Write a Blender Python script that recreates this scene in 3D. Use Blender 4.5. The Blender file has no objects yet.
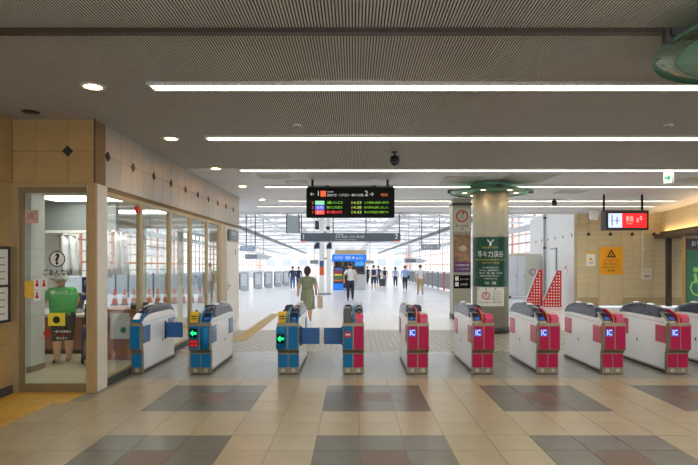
import bpy, bmesh, math, random
from mathutils import Vector, Matrix
random.seed(7)
S = bpy.context.scene
COL = S.collection
PI = math.pi

# ---------------------------------------------------------------- camera
CAMH = 1.652
cam = bpy.data.cameras.new('camera'); cam.sensor_width = 36; cam.lens = 27.13
cam.shift_x = -0.0072; cam.shift_y = 0.0403; cam.clip_end = 400
co = bpy.data.objects.new('camera', cam); COL.objects.link(co)
co.location = (0, 0, CAMH); co.rotation_euler = (PI/2, 0, 0)
S.camera = co

# ---------------------------------------------------------------- world: bright overcast sky
w = bpy.data.worlds.new('overcast'); S.world = w; w.use_nodes = True
bgn = w.node_tree.nodes['Background']
bgn.inputs['Color'].default_value = (0.90, 0.95, 1.0, 1)
bgn.inputs['Strength'].default_value = 2.9
STRIP = 11.0          # ceiling strip lamps
SPOT = 11.0           # ceiling downlights (W)
ROOFLIT = 0.62        # translucency of the platform roof sheet

vs = S.view_settings
vs.view_transform = 'Standard'; vs.look = 'None'; vs.gamma = 1; vs.use_curve_mapping = False
vs.exposure = 0.0

# ---------------------------------------------------------------- helpers
def lin(c):
    c = c/255.0
    return c/12.92 if c <= .04045 else ((c+.055)/1.055)**2.4
def rgb(c): return (lin(c[0]), lin(c[1]), lin(c[2]), 1)

MATS = {}
def mat(name, c, rough=.5, metal=0, var=.06, scale=6, bump=0, emit=0, rnd=0, coat=0, spec=.5):
    if name in MATS: return MATS[name]
    m = bpy.data.materials.new(name); m.use_nodes = True
    nt = m.node_tree; N = nt.nodes; L = nt.links; b = N['Principled BSDF']
    b.inputs['Roughness'].default_value = rough; b.inputs['Metallic'].default_value = metal
    b.inputs['Specular IOR Level'].default_value = spec
    b.inputs['Coat Weight'].default_value = coat
    col = rgb(c)
    tc = N.new('ShaderNodeTexCoord'); nz = N.new('ShaderNodeTexNoise'); nz.inputs['Scale'].default_value = scale
    nz.inputs['Detail'].default_value = 4
    L.new(tc.outputs['Object'], nz.inputs['Vector'])
    hsv = N.new('ShaderNodeHueSaturation'); hsv.inputs['Color'].default_value = col
    mr = N.new('ShaderNodeMapRange'); mr.inputs['To Min'].default_value = 1-var; mr.inputs['To Max'].default_value = 1+var
    mr.inputs['From Min'].default_value = .3; mr.inputs['From Max'].default_value = .7
    L.new(nz.outputs['Fac'], mr.inputs['Value'])
    out = mr.outputs['Result']
    if rnd:
        oi = N.new('ShaderNodeObjectInfo'); r2 = N.new('ShaderNodeMapRange')
        r2.inputs['To Min'].default_value = 1-rnd; r2.inputs['To Max'].default_value = 1+rnd
        L.new(oi.outputs['Random'], r2.inputs['Value'])
        mu = N.new('ShaderNodeMath'); mu.operation = 'MULTIPLY'
        L.new(out, mu.inputs[0]); L.new(r2.outputs['Result'], mu.inputs[1]); out = mu.outputs[0]
    L.new(out, hsv.inputs['Value']); L.new(hsv.outputs['Color'], b.inputs['Base Color'])
    if bump:
        bp = N.new('ShaderNodeBump'); bp.inputs['Strength'].default_value = bump; bp.inputs['Distance'].default_value = .01
        n2 = N.new('ShaderNodeTexNoise'); n2.inputs['Scale'].default_value = scale*8
        L.new(tc.outputs['Object'], n2.inputs['Vector']); L.new(n2.outputs['Fac'], bp.inputs['Height'])
        L.new(bp.outputs['Normal'], b.inputs['Normal'])
    if emit:
        L.new(hsv.outputs['Color'], b.inputs['Emission Color']); b.inputs['Emission Strength'].default_value = emit
    MATS[name] = m
    return m

def grid_mat(name, c, grout, su, sv, axes, rough=.4, gap=.012, var=.06, offs=(0, 0), alt=None):
    """tiles drawn by material where they are too far to tell apart; axes = which object axes give u and v"""
    m = bpy.data.materials.new(name); m.use_nodes = True
    nt = m.node_tree; N = nt.nodes; L = nt.links; b = N['Principled BSDF']
    b.inputs['Roughness'].default_value = rough
    tc = N.new('ShaderNodeTexCoord'); sp = N.new('ShaderNodeSeparateXYZ'); L.new(tc.outputs['Object'], sp.inputs[0])
    def mth(op, a, v2):
        k = N.new('ShaderNodeMath'); k.operation = op
        if hasattr(a, 'links'): L.new(a, k.inputs[0])
        else: k.inputs[0].default_value = a
        if hasattr(v2, 'links'): L.new(v2, k.inputs[1])
        else: k.inputs[1].default_value = v2
        return k.outputs[0]
    fs = []; ids = []
    for ax, s, o in zip(axes, (su, sv), offs):
        q = mth('DIVIDE', mth('SUBTRACT', sp.outputs[ax], o), s)
        fl = mth('FLOOR', q, 0); ids.append(fl)
        fr = mth('SUBTRACT', q, fl)
        fs.append(mth('MULTIPLY', mth('GREATER_THAN', fr, gap/s), mth('LESS_THAN', fr, 1-gap/s)))
    msk = mth('MULTIPLY', fs[0], fs[1])
    cv = N.new('ShaderNodeCombineXYZ'); L.new(ids[0], cv.inputs[0]); L.new(ids[1], cv.inputs[1])
    wn = N.new('ShaderNodeTexWhiteNoise'); L.new(cv.outputs[0], wn.inputs['Vector'])
    mr = N.new('ShaderNodeMapRange'); mr.inputs['To Min'].default_value = 1-var; mr.inputs['To Max'].default_value = 1+var
    L.new(wn.outputs['Value'], mr.inputs['Value'])
    hsv = N.new('ShaderNodeHueSaturation'); L.new(mr.outputs['Result'], hsv.inputs['Value']); hsv.inputs['Color'].default_value = rgb(c)
    src = hsv.outputs['Color']
    if alt:
        mx0 = N.new('ShaderNodeMix'); mx0.data_type = 'RGBA'
        ch = mth('MODULO', mth('ABSOLUTE', mth('ADD', ids[0], ids[1]), 0), 2)
        L.new(ch, mx0.inputs[0]); L.new(src, mx0.inputs[6]); mx0.inputs[7].default_value = rgb(alt); src = mx0.outputs[2]
    mx = N.new('ShaderNodeMix'); mx.data_type = 'RGBA'
    L.new(msk, mx.inputs[0]); mx.inputs[6].default_value = rgb(grout); L.new(src, mx.inputs[7])
    L.new(mx.outputs[2], b.inputs['Base Color'])
    MATS[name] = m
    return m

def glass_mat(name, tint=(.96, .98, .97), ior=1.5, rough=0.0, haze=0):
    m = bpy.data.materials.new(name); m.use_nodes = True
    nt = m.node_tree; N = nt.nodes; L = nt.links
    N.remove(N['Principled BSDF'])
    tr = N.new('ShaderNodeBsdfTransparent'); tr.inputs[0].default_value = (*tint, 1)
    gl = N.new('ShaderNodeBsdfGlossy'); gl.inputs['Roughness'].default_value = rough
    lw = N.new('ShaderNodeLayerWeight'); lw.inputs['Blend'].default_value = .5
    pw = N.new('ShaderNodeMath'); pw.operation = 'POWER'; L.new(lw.outputs['Facing'], pw.inputs[0]); pw.inputs[1].default_value = 5
    fr = N.new('ShaderNodeMath'); fr.operation = 'MULTIPLY_ADD'; L.new(pw.outputs[0], fr.inputs[0]); fr.inputs[1].default_value = .9; fr.inputs[2].default_value = .05
    mx = N.new('ShaderNodeMixShader'); L.new(fr.outputs[0], mx.inputs[0]); L.new(tr.outputs[0], mx.inputs[1]); L.new(gl.outputs[0], mx.inputs[2])
    L.new(mx.outputs[0], N['Material Output'].inputs['Surface'])
    MATS[name] = m
    return m

def emit_mat(name, c, s):
    m = bpy.data.materials.new(name); m.use_nodes = True
    nt = m.node_tree; N = nt.nodes; b = N['Principled BSDF']
    b.inputs['Base Color'].default_value = rgb(c); b.inputs['Emission Color'].default_value = rgb(c)
    b.inputs['Emission Strength'].default_value = s; b.inputs['Roughness'].default_value = .5
    MATS[name] = m
    return m

class MB:
    def __init__(s): s.v = []; s.f = []; s.mi = []; s.sm = []
    def add(s, vs_, fs_, mi=0, smooth=False):
        o = len(s.v); s.v += [tuple(p) for p in vs_]
        for f in fs_: s.f.append(tuple(i+o for i in f)); s.mi.append(mi); s.sm.append(smooth)
        return s
    def box(s, x0, x1, y0, y1, z0, z1, mi=0, bev=0):
        if bev:
            bm = bmesh.new(); bmesh.ops.create_cube(bm, size=1)
            for v in bm.verts: v.co = Vector(((x0+x1)/2+v.co.x*(x1-x0), (y0+y1)/2+v.co.y*(y1-y0), (z0+z1)/2+v.co.z*(z1-z0)))
            bmesh.ops.bevel(bm, geom=list(bm.edges), offset=bev, segments=2, affect='EDGES', profile=.5)
            return s.frombm(bm, mi)
        return s.add([(x0,y0,z0),(x1,y0,z0),(x1,y1,z0),(x0,y1,z0),(x0,y0,z1),(x1,y0,z1),(x1,y1,z1),(x0,y1,z1)],
                     [(0,3,2,1),(4,5,6,7),(0,1,5,4),(1,2,6,5),(2,3,7,6),(3,0,4,7)], mi)
    def frombm(s, bm, mi=0, smooth=False):
        bm.verts.index_update()
        s.add([v.co.copy() for v in bm.verts], [[v.index for v in f.verts] for f in bm.faces], mi, smooth); bm.free(); return s
    def prism(s, prof, a0, a1, axis='x', mi=0, bev=0):
        """prof: 2-D polygon; axis x: prof=(y,z); axis y: prof=(x,z); axis z: prof=(x,y)"""
        bm = bmesh.new(); n = len(prof)
        def P(p, a): return {'x': (a, p[0], p[1]), 'y': (p[0], a, p[1]), 'z': (p[0], p[1], a)}[axis]
        A = [bm.verts.new(P(p, a0)) for p in prof]; B = [bm.verts.new(P(p, a1)) for p in prof]
        bm.faces.new(A); bm.faces.new(B[::-1])
        for i in range(n): bm.faces.new((A[i], B[i], B[(i+1) % n], A[(i+1) % n]))
        bmesh.ops.recalc_face_normals(bm, faces=list(bm.faces))
        if bev: bmesh.ops.bevel(bm, geom=list(bm.edges), offset=bev, segments=2, affect='EDGES', profile=.5)
        return s.frombm(bm, mi)
    def tube(s, pts, rs, n=10, mi=0, caps=True):
        pts = [Vector(p) for p in pts]
        if not hasattr(rs, '__len__'): rs = [rs]*len(pts)
        vs_ = []; fs_ = []
        up0 = None
        for i, p in enumerate(pts):
            d = (pts[min(i+1, len(pts)-1)]-pts[max(i-1, 0)]).normalized()
            up = Vector((0,0,1)) if abs(d.z) < .9 else Vector((0,1,0))
            if up0 is not None: up = up0
            a = d.cross(up); a = a.normalized() if a.length > 1e-6 else Vector((1,0,0)); b = d.cross(a).normalized(); up0 = up if abs(d.dot(up)) < .95 else None
            for k in range(n):
                t = 2*PI*k/n; vs_.append(p+a*math.cos(t)*rs[i]+b*math.sin(t)*rs[i])
        for i in range(len(pts)-1):
            for k in range(n): fs_.append((i*n+k, i*n+(k+1) % n, (i+1)*n+(k+1) % n, (i+1)*n+k))
        s.add(vs_, fs_, mi, True)
        if caps:
            o = len(s.v)-len(vs_)
            s.f.append(tuple(o+k for k in range(n))[::-1]); s.mi.append(mi); s.sm.append(False)
            e = o+(len(pts)-1)*n; s.f.append(tuple(e+k for k in range(n))); s.mi.append(mi); s.sm.append(False)
        return s
    def lathe(s, prof, n=24, c=(0,0,0), mi=0, sx=1, sy=1, caps=True):
        vs_ = []; fs_ = []
        for r, z in prof:
            for k in range(n):
                t = 2*PI*k/n; vs_.append((c[0]+r*sx*math.cos(t), c[1]+r*sy*math.sin(t), c[2]+z))
        for i in range(len(prof)-1):
            for k in range(n): fs_.append((i*n+k, i*n+(k+1) % n, (i+1)*n+(k+1) % n, (i+1)*n+k))
        s.add(vs_, fs_, mi, True)
        o = len(s.v)-len(vs_)
        for base, rev in ((0, True), ((len(prof)-1)*n, False)):
            if caps and prof[0 if base == 0 else -1][0] > 1e-5:
                f = tuple(o+base+k for k in range(n)); s.f.append(f[::-1] if rev else f); s.mi.append(mi); s.sm.append(False)
        return s
    def ball(s, c, rx, ry=None, rz=None, nu=14, nv=9, mi=0):
        ry = ry or rx; rz = rz or rx; vs_ = []; fs_ = []
        for j in range(nv+1):
            ph = -PI/2+PI*j/nv; r = max(math.cos(ph), 1e-3)
            for k in range(nu):
                t = 2*PI*k/nu; vs_.append((c[0]+rx*r*math.cos(t), c[1]+ry*r*math.sin(t), c[2]+rz*math.sin(ph)))
        for j in range(nv):
            for k in range(nu): fs_.append((j*nu+k, j*nu+(k+1) % nu, (j+1)*nu+(k+1) % nu, (j+1)*nu+k))
        return s.add(vs_, fs_, mi, True)
    def ring(s, c, r0, r1, n=28, mi=0, th=.002):
        """flat ring in the XZ plane facing -Y"""
        vs_ = []; fs_ = []
        for k in range(n):
            t = 2*PI*k/n
            for r in (r0, r1): vs_.append((c[0]+r*math.cos(t), c[1], c[2]+r*math.sin(t)))
        for k in range(n):
            j = (k+1) % n
            fs_.append((2*k, 2*k+1, 2*j+1, 2*j))
        return s.add(vs_, [f[::-1] for f in fs_], mi)
    def disc(s, c, r, n=28, mi=0):
        vs_ = [(c[0]+r*math.cos(2*PI*k/n), c[1], c[2]+r*math.sin(2*PI*k/n)) for k in range(n)]
        return s.add(vs_, [tuple(range(n))[::-1][::-1]], mi)
    def poly(s, pts, mi=0): return s.add(pts, [tuple(range(len(pts)))], mi)
    def bar(s, a, b, wx, wz=None, mi=0):
        a = Vector(a); b = Vector(b); wz = wz or wx; d = (b-a).normalized()
        up = Vector((0,0,1)) if abs(d.z) < .9 else Vector((0,1,0))
        p = d.cross(up).normalized()*wx/2; q = p.cross(d).normalized()*wz/2
        vs_ = [e+sx*p+sz*q for e in (a, b) for sx, sz in ((-1,-1),(1,-1),(1,1),(-1,1))]
        return s.add(vs_, [(0,1,2,3),(7,6,5,4),(0,4,5,1),(1,5,6,2),(2,6,7,3),(3,7,4,0)], mi)
    def mesh(s, name, mats, fix=False):
        me = bpy.data.meshes.new(name); me.from_pydata(s.v, [], s.f); 
        for m in (mats if isinstance(mats, (list, tuple)) else [mats]): me.materials.append(m)
        me.polygons.foreach_set('material_index', s.mi); me.polygons.foreach_set('use_smooth', s.sm)
        if fix:
            bm = bmesh.new(); bm.from_mesh(me); bmesh.ops.recalc_face_normals(bm, faces=list(bm.faces)); bm.to_mesh(me); bm.free()
        me.update(); return me

def link(name, me, parent=None, loc=(0,0,0), rot=(0,0,0)):
    o = bpy.data.objects.new(name, me); COL.objects.link(o); o.location = loc; o.rotation_euler = rot
    if parent is not None: o.parent = parent
    return o
def obj(name, mb, mats, parent=None, loc=(0,0,0), rot=(0,0,0), fix=False):
    return link(name, mb.mesh(name, mats, fix), parent, loc, rot)
def tag(o, label, cat, group=None):
    o['label'] = label; o['category'] = cat
    if group: o['group'] = group
    return o
def struct(o, label=None):
    o['kind'] = 'structure'
    if label: o['label'] = label
    return o
def thing(name, label, cat, loc=(0,0,0), rz=0, group=None):
    return tag(link(name, None, None, loc, (0,0,rz)), label, cat, group)

TEXTS = {}
def text(s, size, m, parent, loc, rot=(PI/2,0,0), align='CENTER', name='lettering', sx=1.0, bend=0, fit=None, bold=0):
    """real lettering: glyph outlines turned to a mesh; fit = wanted width"""
    key = (s, align, bold)
    if key not in TEXTS:
        cu = bpy.data.curves.new('t', 'FONT'); cu.body = s; cu.size = 1; cu.align_x = align; cu.align_y = 'CENTER'; cu.resolution_u = 2; cu.offset = bold
        t = bpy.data.objects.new('t', cu); COL.objects.link(t)
        bpy.context.view_layer.update()
        dg = bpy.context.evaluated_depsgraph_get()
        me = bpy.data.meshes.new_from_object(t.evaluated_get(dg))
        TEXTS[key] = [v.co.copy() for v in me.vertices], [tuple(p.vertices) for p in me.polygons]
        bpy.data.objects.remove(t); bpy.data.curves.remove(cu); bpy.data.meshes.remove(me)
    V, F = TEXTS[key]
    if not V: return None
    k = size
    if fit:
        wd = max(v.x for v in V)-min(v.x for v in V); sx = fit/(wd*k)
    vv = [Vector((v.x*k*sx, v.y*k, 0)) for v in V]
    if bend:
        vv = [Vector((bend*math.sin(v.x/bend), v.y, -bend*(1-math.cos(v.x/bend)))) for v in vv]
    me = bpy.data.meshes.new(name); me.from_pydata([tuple(v) for v in vv], [], F); me.materials.append(m); me.update()
    return link(name, me, parent, loc, rot)

# ---------------------------------------------------------------- materials
beige = mat('floor_beige', (178,163,136), .27, var=.05, scale=3, rnd=.045)
dkgrey = mat('floor_grey', (110,107,99), .27, var=.07, scale=4, rnd=.04)
redbr = mat('floor_red_brown', (113,92,79), .36, var=.07, scale=4, rnd=.04)
grout = mat('grout', (122,108,86), .8)
walltile = mat('wall_tile_beige', (178,146,96), .35, var=.09, scale=2.5, rnd=.05)
fasctile = mat('wall_tile_pale', (186,181,174), .32, var=.05, scale=2.5, rnd=.03)
wgrout = mat('wall_grout', (140,115,80), .8)
diam = mat('diamond_tile', (44,46,42), .3)
ceilm = mat('ceiling_taupe', (226,220,215), .55, var=.03, scale=2)
ceils = mat('ceiling_smooth', (222,222,226), .5, var=.04, scale=1)
brownrail = mat('brown_rail', (74,62,52), .4)
gold = mat('anodised_gold', (190,170,132), .38, metal=.55, var=.05)
stone = mat('pale_stone', (226,222,214), .4, var=.05, scale=8)
gatefr = mat('gate_frame', (142,128,104), .35, metal=.55, var=.06, scale=12)
silver = mat('brushed_steel', (178,172,160), .33, metal=.85, var=.05, scale=12)
white = mat('white_paint', (228,228,226), .45)
whitebody = mat('gate_white', (246,249,255), .14, var=.025, scale=3, coat=.3)
dark = mat('black_metal', (24,24,26), .4)
darkgrey = mat('dark_grey', (66,66,68), .45)
grey = mat('mid_grey', (150,152,154), .45)
pink = mat('gate_crimson', (188,14,78), .42, var=.04, spec=.25)
pinkl = mat('gate_crimson_window', (204,66,100), .25, var=.05, coat=.2)
blue = mat('gate_blue', (0,112,166), .42, var=.04, spec=.25)
bluel = mat('gate_blue_window', (56,104,172), .25, var=.05, coat=.2)
flapm = mat('flap_blue', (22,88,152), .4, var=.05)
hoodm = mat('hood_slate', (38,48,74), .25, var=.04, coat=.2)
yellow = mat('yellow', (232,190,40), .45)
tactile = mat('tactile_yellow', (206,160,62), .55, var=.08, scale=8, rnd=.04)
screen_dk = mat('screen_dark', (18,26,48), .12, coat=.6)
padm = mat('reader_pad', (60,110,210), .25)
glass = glass_mat('clear_glass')
glassg = glass_mat('green_glass', (.72, .92, .82))
ledk = mat('led_black', (5,5,5), .5, spec=.15)
paper = mat('paper_white', (236,236,232), .6, var=.02)
pgreen = mat('poster_green', (14,74,58), .4, var=.04)
signgrey = mat('sign_grey', (84,94,102), .45)
txtw = mat('print_white', (240,240,236), .5, var=0)
txtk = mat('print_black', (28,28,28), .5, var=0)
txtr = mat('print_red', (206,36,40), .5, var=0)
txty = mat('print_yellow', (236,212,60), .5, var=0)
orange = mat('orange', (232,96,34), .45)
red = mat('red_cover', (206,30,34), .45)
L_green = emit_mat('led_green', (120,190,40), .9)
L_lime = emit_mat('led_lime', (170,200,80), .9)
L_red = emit_mat('led_red', (255,60,60), 1.0)
L_orange = emit_mat('led_orange', (225,100,50), .8)
L_white = emit_mat('led_white', (205,205,200), .7)
L_gblock = emit_mat('led_green_block', (120,215,170), .85)
L_bblock = emit_mat('led_blue_block', (80,90,230), 1.0)
L_arrow = emit_mat('arrow_green', (20,240,120), 2.0)
L_screen_red = emit_mat('screen_red', (230,28,34), 1.3)
L_screen_pale = emit_mat('screen_pale', (190,205,240), 1.2)
L_ic = emit_mat('ic_blue', (36,92,225), .38)
L_icw = emit_mat('ic_white', (245,245,250), .55)
L_strip = emit_mat('strip_lamp', (255,250,232), STRIP)
L_down = emit_mat('downlight_bulb', (255,226,180), 9)
L_exit = emit_mat('exit_green', (0,130,80), .5)

# ================================================================ SETTING
XW = -3.26          # glass wall of the office
YD = 6.57           # front wall with the office door
CZ = 3.42           # ceiling
def hallz(v): return -0.0115*max(0, v-12.6)
def PL(u, v, w_=0): return Vector((u-0.0266*max(0, v-12.6), v, w_+hallz(v)))   # the platform runs gently down and to the left

# ---- floor of the concourse with single tiles
fm = grid_mat('floor_far_tiles', (150,147,140), (120,112,100), .4, .4, (0, 1), .2, .003, .03, (.05, 6.974))
flo = struct(obj('floor', MB().box(-8, 14, -5, 9.6, -.12, -.004), fm), 'beige tiled floor with dark grey squares in front of the ticket gates')
tb = MB().box(-.1975, .1975, -.1975, .1975, -.01, 0, bev=.0015)
tmesh = {m.name: tb.mesh('tile', m) for m in (beige, dkgrey, redbr)}
for r in range(9):
    yf = 7.374-.4*r; yc = yf-.2; rr = r-1          # rr 0..2 dark block, 3..4 beige, 5..7 dark
    for k in range(-11, 13):
        xc = .05+.4*k+.2
        if xc-.2 < -.673*yf-.3 or xc+.2 > .654*yf+.35: continue
        if xc-.2 < -4.27 or (yc+.2 > YD-.1 and xc-.2 < -3.4): continue
        if xc < -3.5 and yc+.2 > 4.9 and not (yc < 5.5 and xc > -3.5): continue      # yellow tactile blocks lie here
        a = (k+1) % 5; bq = rr % 5
        m = beige
        if rr >= 0 and k >= -6 and a <= 2 and bq <= 2: m = redbr if (a == 1 and bq == 1) else dkgrey
        link('tile', tmesh[m.name], flo, (xc, yc, 0))

# ---- yellow tactile blocks
def tactile_mesh(kind, s=.3):
    mb = MB().box(-s/2+.002, s/2-.002, -s/2+.002, s/2-.002, -.01, .001)
    if kind == 'bar':
        for i in range(4):
            x = -s/2+s*(i+.5)/4; mb.box(x-.017, x+.017, -s/2+.015, s/2-.015, .001, .006)
    else:
        for i in range(5):
            for j in range(5):
                x = -s/2+s*(i+.5)/5; y = -s/2+s*(j+.5)/5
                mb.lathe([(.014, 0), (.009, .005)], 6, (x, y, .001))
    return mb.mesh('tactile_block', tactile)
tbar, tdot = tactile_mesh('bar'), tactile_mesh('dot')
tactile2 = mat('tactile_dull', (196,168,108), .55, var=.08, scale=8, rnd=.04)  # less saturated yellow for the blocks beyond the gates
tfar = tbar.copy(); tfar.materials.clear(); tfar.materials.append(tactile2)
for i in range(4):
    for x in (-3.92, -3.62): link('tactile_block', tbar, flo, (x-.03, 5.94-.3*i, 0))
for x in (-4.1, -3.8, -3.5):
    link('tactile_block', tdot, flo, (x, 6.24, 0)); link('tactile_block', tbar, flo, (x, 6.465, -.0005), (0,0,PI/2))

# ---- floor beyond the gates: small setts, then the bright platform
setts = grid_mat('setts', (150,147,140), (128,122,114), .11, .15, (0, 1), .35, .009, .10, alt=(182,178,170))
struct(obj('floor', MB().box(-14, 14, 9.6, 12.6, -.12, -.004), setts), 'paved strip of small setts behind the ticket gates')
pf = grid_mat('platform_floor', (228,228,230), (204,204,206), .6, .6, (0, 1), .24, .006, .03)
mb = MB()
q = [PL(-22, 12.6), PL(15, 12.6), PL(15, 95), PL(-22, 95)]
mb.add([p+Vector((0,0,-.004)) for p in q]+[p+Vector((0,0,-.2)) for p in q], [(0,1,2,3),(7,6,5,4),(0,4,5,1),(1,5,6,2),(2,6,7,3),(3,7,4,0)])
pfo = struct(obj('floor', mb, pf), 'pale shiny platform floor beyond the gates')
for i in range(20):
    v = 11.0+.3*i
    for x in (-2.4,):
        link('tactile_block', tfar, pfo, (PL(x+.0, v).x, v, hallz(v)))

# ---- ceiling: fine ribbed metal near, smooth panels farther on
mb = MB(); PIT = .024
x = -4.4; vv = []; n = 0
prof = []
while x < 14.2:
    prof += [(x, CZ), (x+PIT*.55, CZ), (x+PIT*.60, CZ+.016), (x+PIT*.95, CZ+.016)]; x += PIT
V = [(p[0], yy, p[1]) for yy in (-5, 10.1) for p in prof]; nn = len(prof)
for i in range(nn-1): mb.f.append((i, i+nn, i+nn+1, i+1)); mb.mi.append(0 if i % 4 == 0 else 1); mb.sm.append(False)
mb.v += V
mb.box(-4.5, 14.3, -5, 10.1, CZ+.06, CZ+.16, 1)
ceil1 = struct(obj('ceiling', mb, [ceilm, mat('ceiling_gap_shade', (118,110,102), .7)]), 'dark taupe ceiling of fine metal ribs')  # grooves coloured darker, shade between the ribs put into the material
ceil2 = struct(obj('ceiling', MB().box(-14, 14.3, 10.1, 19.3, CZ, CZ+.16), ceils), 'smooth grey ceiling panels behind the gates')
for (x0, x1, y0, y1) in ((-2.0,-1.35,10.75,11.3),(-1.55,-1.05,11.6,12.0),(1.95,2.75,11.0,12.0),(3.2,4.2,10.7,11.9),(5.2,5.9,13.2,13.8),(7.2,7.9,11.2,11.9)):
    m_ = MB()
    for a in ((x0,x1,y0,y0+.025),(x0,x1,y1-.025,y1),(x0,x0+.025,y0,y1),(x1-.025,x1,y0,y1)): m_.box(*a, CZ-.006, CZ+.01)
    m_.box(x0+.02, x1-.02, y0+.02, y1-.02, CZ-.003, CZ+.01)
    obj('access_hatch', m_, mat('hatch', (186,184,180), .5), ceil2)
struct(obj('trim_1', MB().box(-4.4, 14, 3.99, 4.03, CZ-.035, CZ+.01).box(-4.4, 14, 4.05, 4.09, CZ-.02, CZ+.01), brownrail), 'dark brown shutter rail across the ribbed ceiling')
struct(obj('trim_2', MB().box(-14, 11.0, 19.3, 19.5, CZ-.05, CZ+1.6), white), 'white edge beam where the ceiling ends')

# ---- left wall and wall with the office door, in single tiles
def tile_wall(host, u0, u1, v0, v1, su, sv, place, m, gap=.004, skip=None, org=(0, 0)):
    meshes = {}
    i0 = math.floor((u0-org[0])/su+1e-6); i1 = math.ceil((u1-org[0])/su-1e-6)
    j0 = math.floor((v0-org[1])/sv+1e-6); j1 = math.ceil((v1-org[1])/sv-1e-6)
    for i in range(i0, i1):
        for j in range(j0, j1):
            a0 = max(u0, org[0]+i*su); a1 = min(u1, org[0]+(i+1)*su); b0 = max(v0, org[1]+j*sv); b1 = min(v1, org[1]+(j+1)*sv)
            if a1-a0 < .02 or b1-b0 < .02: continue
            if skip and skip((a0+a1)/2, (b0+b1)/2): continue
            key = (round(a1-a0, 3), round(b1-b0, 3))
            if key not in meshes:
                w2, h2 = key[0]/2-gap/2, key[1]/2-gap/2
                meshes[key] = MB().box(-w2, w2, -.012, .012, -h2, h2, bev=.003).mesh('tile', m)
            loc, rot = place((a0+a1)/2, (b0+b1)/2)
            link('tile', meshes[key], host, loc, rot)
def diamonds(host, pts, rot, s=.062):
    me = MB().add([(0,-.016,-s),(s,-.016,0),(0,-.016,s),(-s,-.016,0),(0,.0,-s),(s,.0,0),(0,.0,s),(-s,.0,0)],
                  [(0,1,2,3),(0,4,5,1),(1,5,6,2),(2,6,7,3),(3,7,4,0)]).mesh('diamond_inlay', diam)
    for p in pts: link('diamond_inlay', me, host, p, rot)

wl = struct(obj('wall_left', MB().box(-4.5, -4.285, -5, YD+.2, 0, CZ), wgrout), 'beige tiled wall at the left edge')
tile_wall(wl, 4.97, YD-.005, .1, CZ, .4, .4, lambda u, v: ((-4.282, u, v), (0,0,PI/2)), walltile, org=(YD-.0, 3.02))
struct(obj('baseboard_left', MB().box(-4.285, -4.255, -5, YD-.005, 0, .1), darkgrey), 'dark skirting below the left wall')
wf = struct(obj('wall_front', MB().box(-4.285, -3.245, YD+.015, YD+.3, 2.62, CZ), wgrout), 'beige tiled wall above the office door')
tile_wall(wf, -4.27, -3.245, 2.62, CZ, .402, .4, lambda u, v: ((u, YD+.012, v), (0,0,0)), walltile, org=(-3.572, 3.02))
diamonds(wf, [(-3.572, YD, 3.02)], (0,0,0), .066)

# ---- corner post beside the door, fascia above the glass
tr3 = struct(obj('trim_3', MB().box(-3.335, -3.225, YD+.04, 6.88, 0, 2.62, bev=.004), stone), 'pale stone corner post beside the glass door')
obj('post_front', MB().box(-3.335, -3.224, YD-.005, YD+.04, 0, 2.62, bev=.004), mat('post_front_tan', (176,146,102), .45), tr3)  # browner front, paler stone side: light from the platform put into the colours
ws = struct(obj('wall_side', MB().box(-3.45, XW, YD+.3, 14.9, 2.56, CZ).box(-3.45, -3.235-.02, YD+.015, YD+.3, 2.62, CZ), wgrout), 'pale tiled fascia above the office windows')
tile_wall(ws, YD+.02, 14.9, 2.62, CZ, .4, .4, lambda u, v: ((XW+.002, u, v), (0,0,PI/2)), fasctile, org=(6.92, 3.02))
diamonds(ws, [(XW+.014, 6.92+.8*i, 3.02) for i in range(10)], (0,0,PI/2), .062)
obj('corner_edge', MB().box(-3.25, -3.232, YD-.004, YD+.014, 2.62, CZ), brownrail, ws)
struct(obj('baseboard_side', MB().box(XW-.06, XW+.01, 6.88, 12.75, 0, .1), darkgrey), 'dark skirting below the office windows')

# ---- office windows
ys = [6.88, 8.04, 9.32, 10.5, 11.68, 12.75]
for i in range(5):
    y0, y1 = ys[i], ys[i+1]
    f = MB().box(XW-.05, XW+.012, y1-.045, y1+.045, .1, 2.56).box(XW-.05, XW+.005, y0, y1-.045, 2.50, 2.56).box(XW-.05, XW+.005, y0, y1-.045, .1, .135)
    wn = struct(obj('window_%d' % (i+1), f, gold), ['first', 'second', 'third', 'fourth', 'fifth'][i]+' tall glass pane of the station office')
    obj('pane', MB().box(XW-.026, XW-.018, y0+.0, y1-.045, .135, 2.50), glass, wn)
obj('notice', MB().box(XW-.03, XW+.004, 7.90, 7.995, 2.37, 2.47), txtr, bpy.data.objects['window_1'])
# end pier, white door and end wall
struct(obj('trim_4', MB().box(-3.42, XW+.02, 12.795, 13.3, 0, 2.56), mat('pier', (200,184,156), .5)), 'beige pier after the last office window')
d2 = struct(obj('door_2', MB().box(-3.42, XW-.0, 13.3, 14.9, 0, 2.56), stone), 'white service door at the end of the office')
obj('leaf', MB().box(XW, XW+.025, 13.42, 14.32, .02, 2.15, bev=.004), white, d2)
obj('handle', MB().tube([(XW+.03, 13.52, 1.0), (XW+.06, 13.52, 1.0), (XW+.06, 13.66, 1.0)], .012, 8).box(XW+.025, XW+.032, 13.49, 13.55, .9, 1.1), silver, d2)
obj('hinge', MB().box(XW+.02, XW+.032, 14.3, 14.33, 1.8, 1.95), darkgrey, d2)

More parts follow.
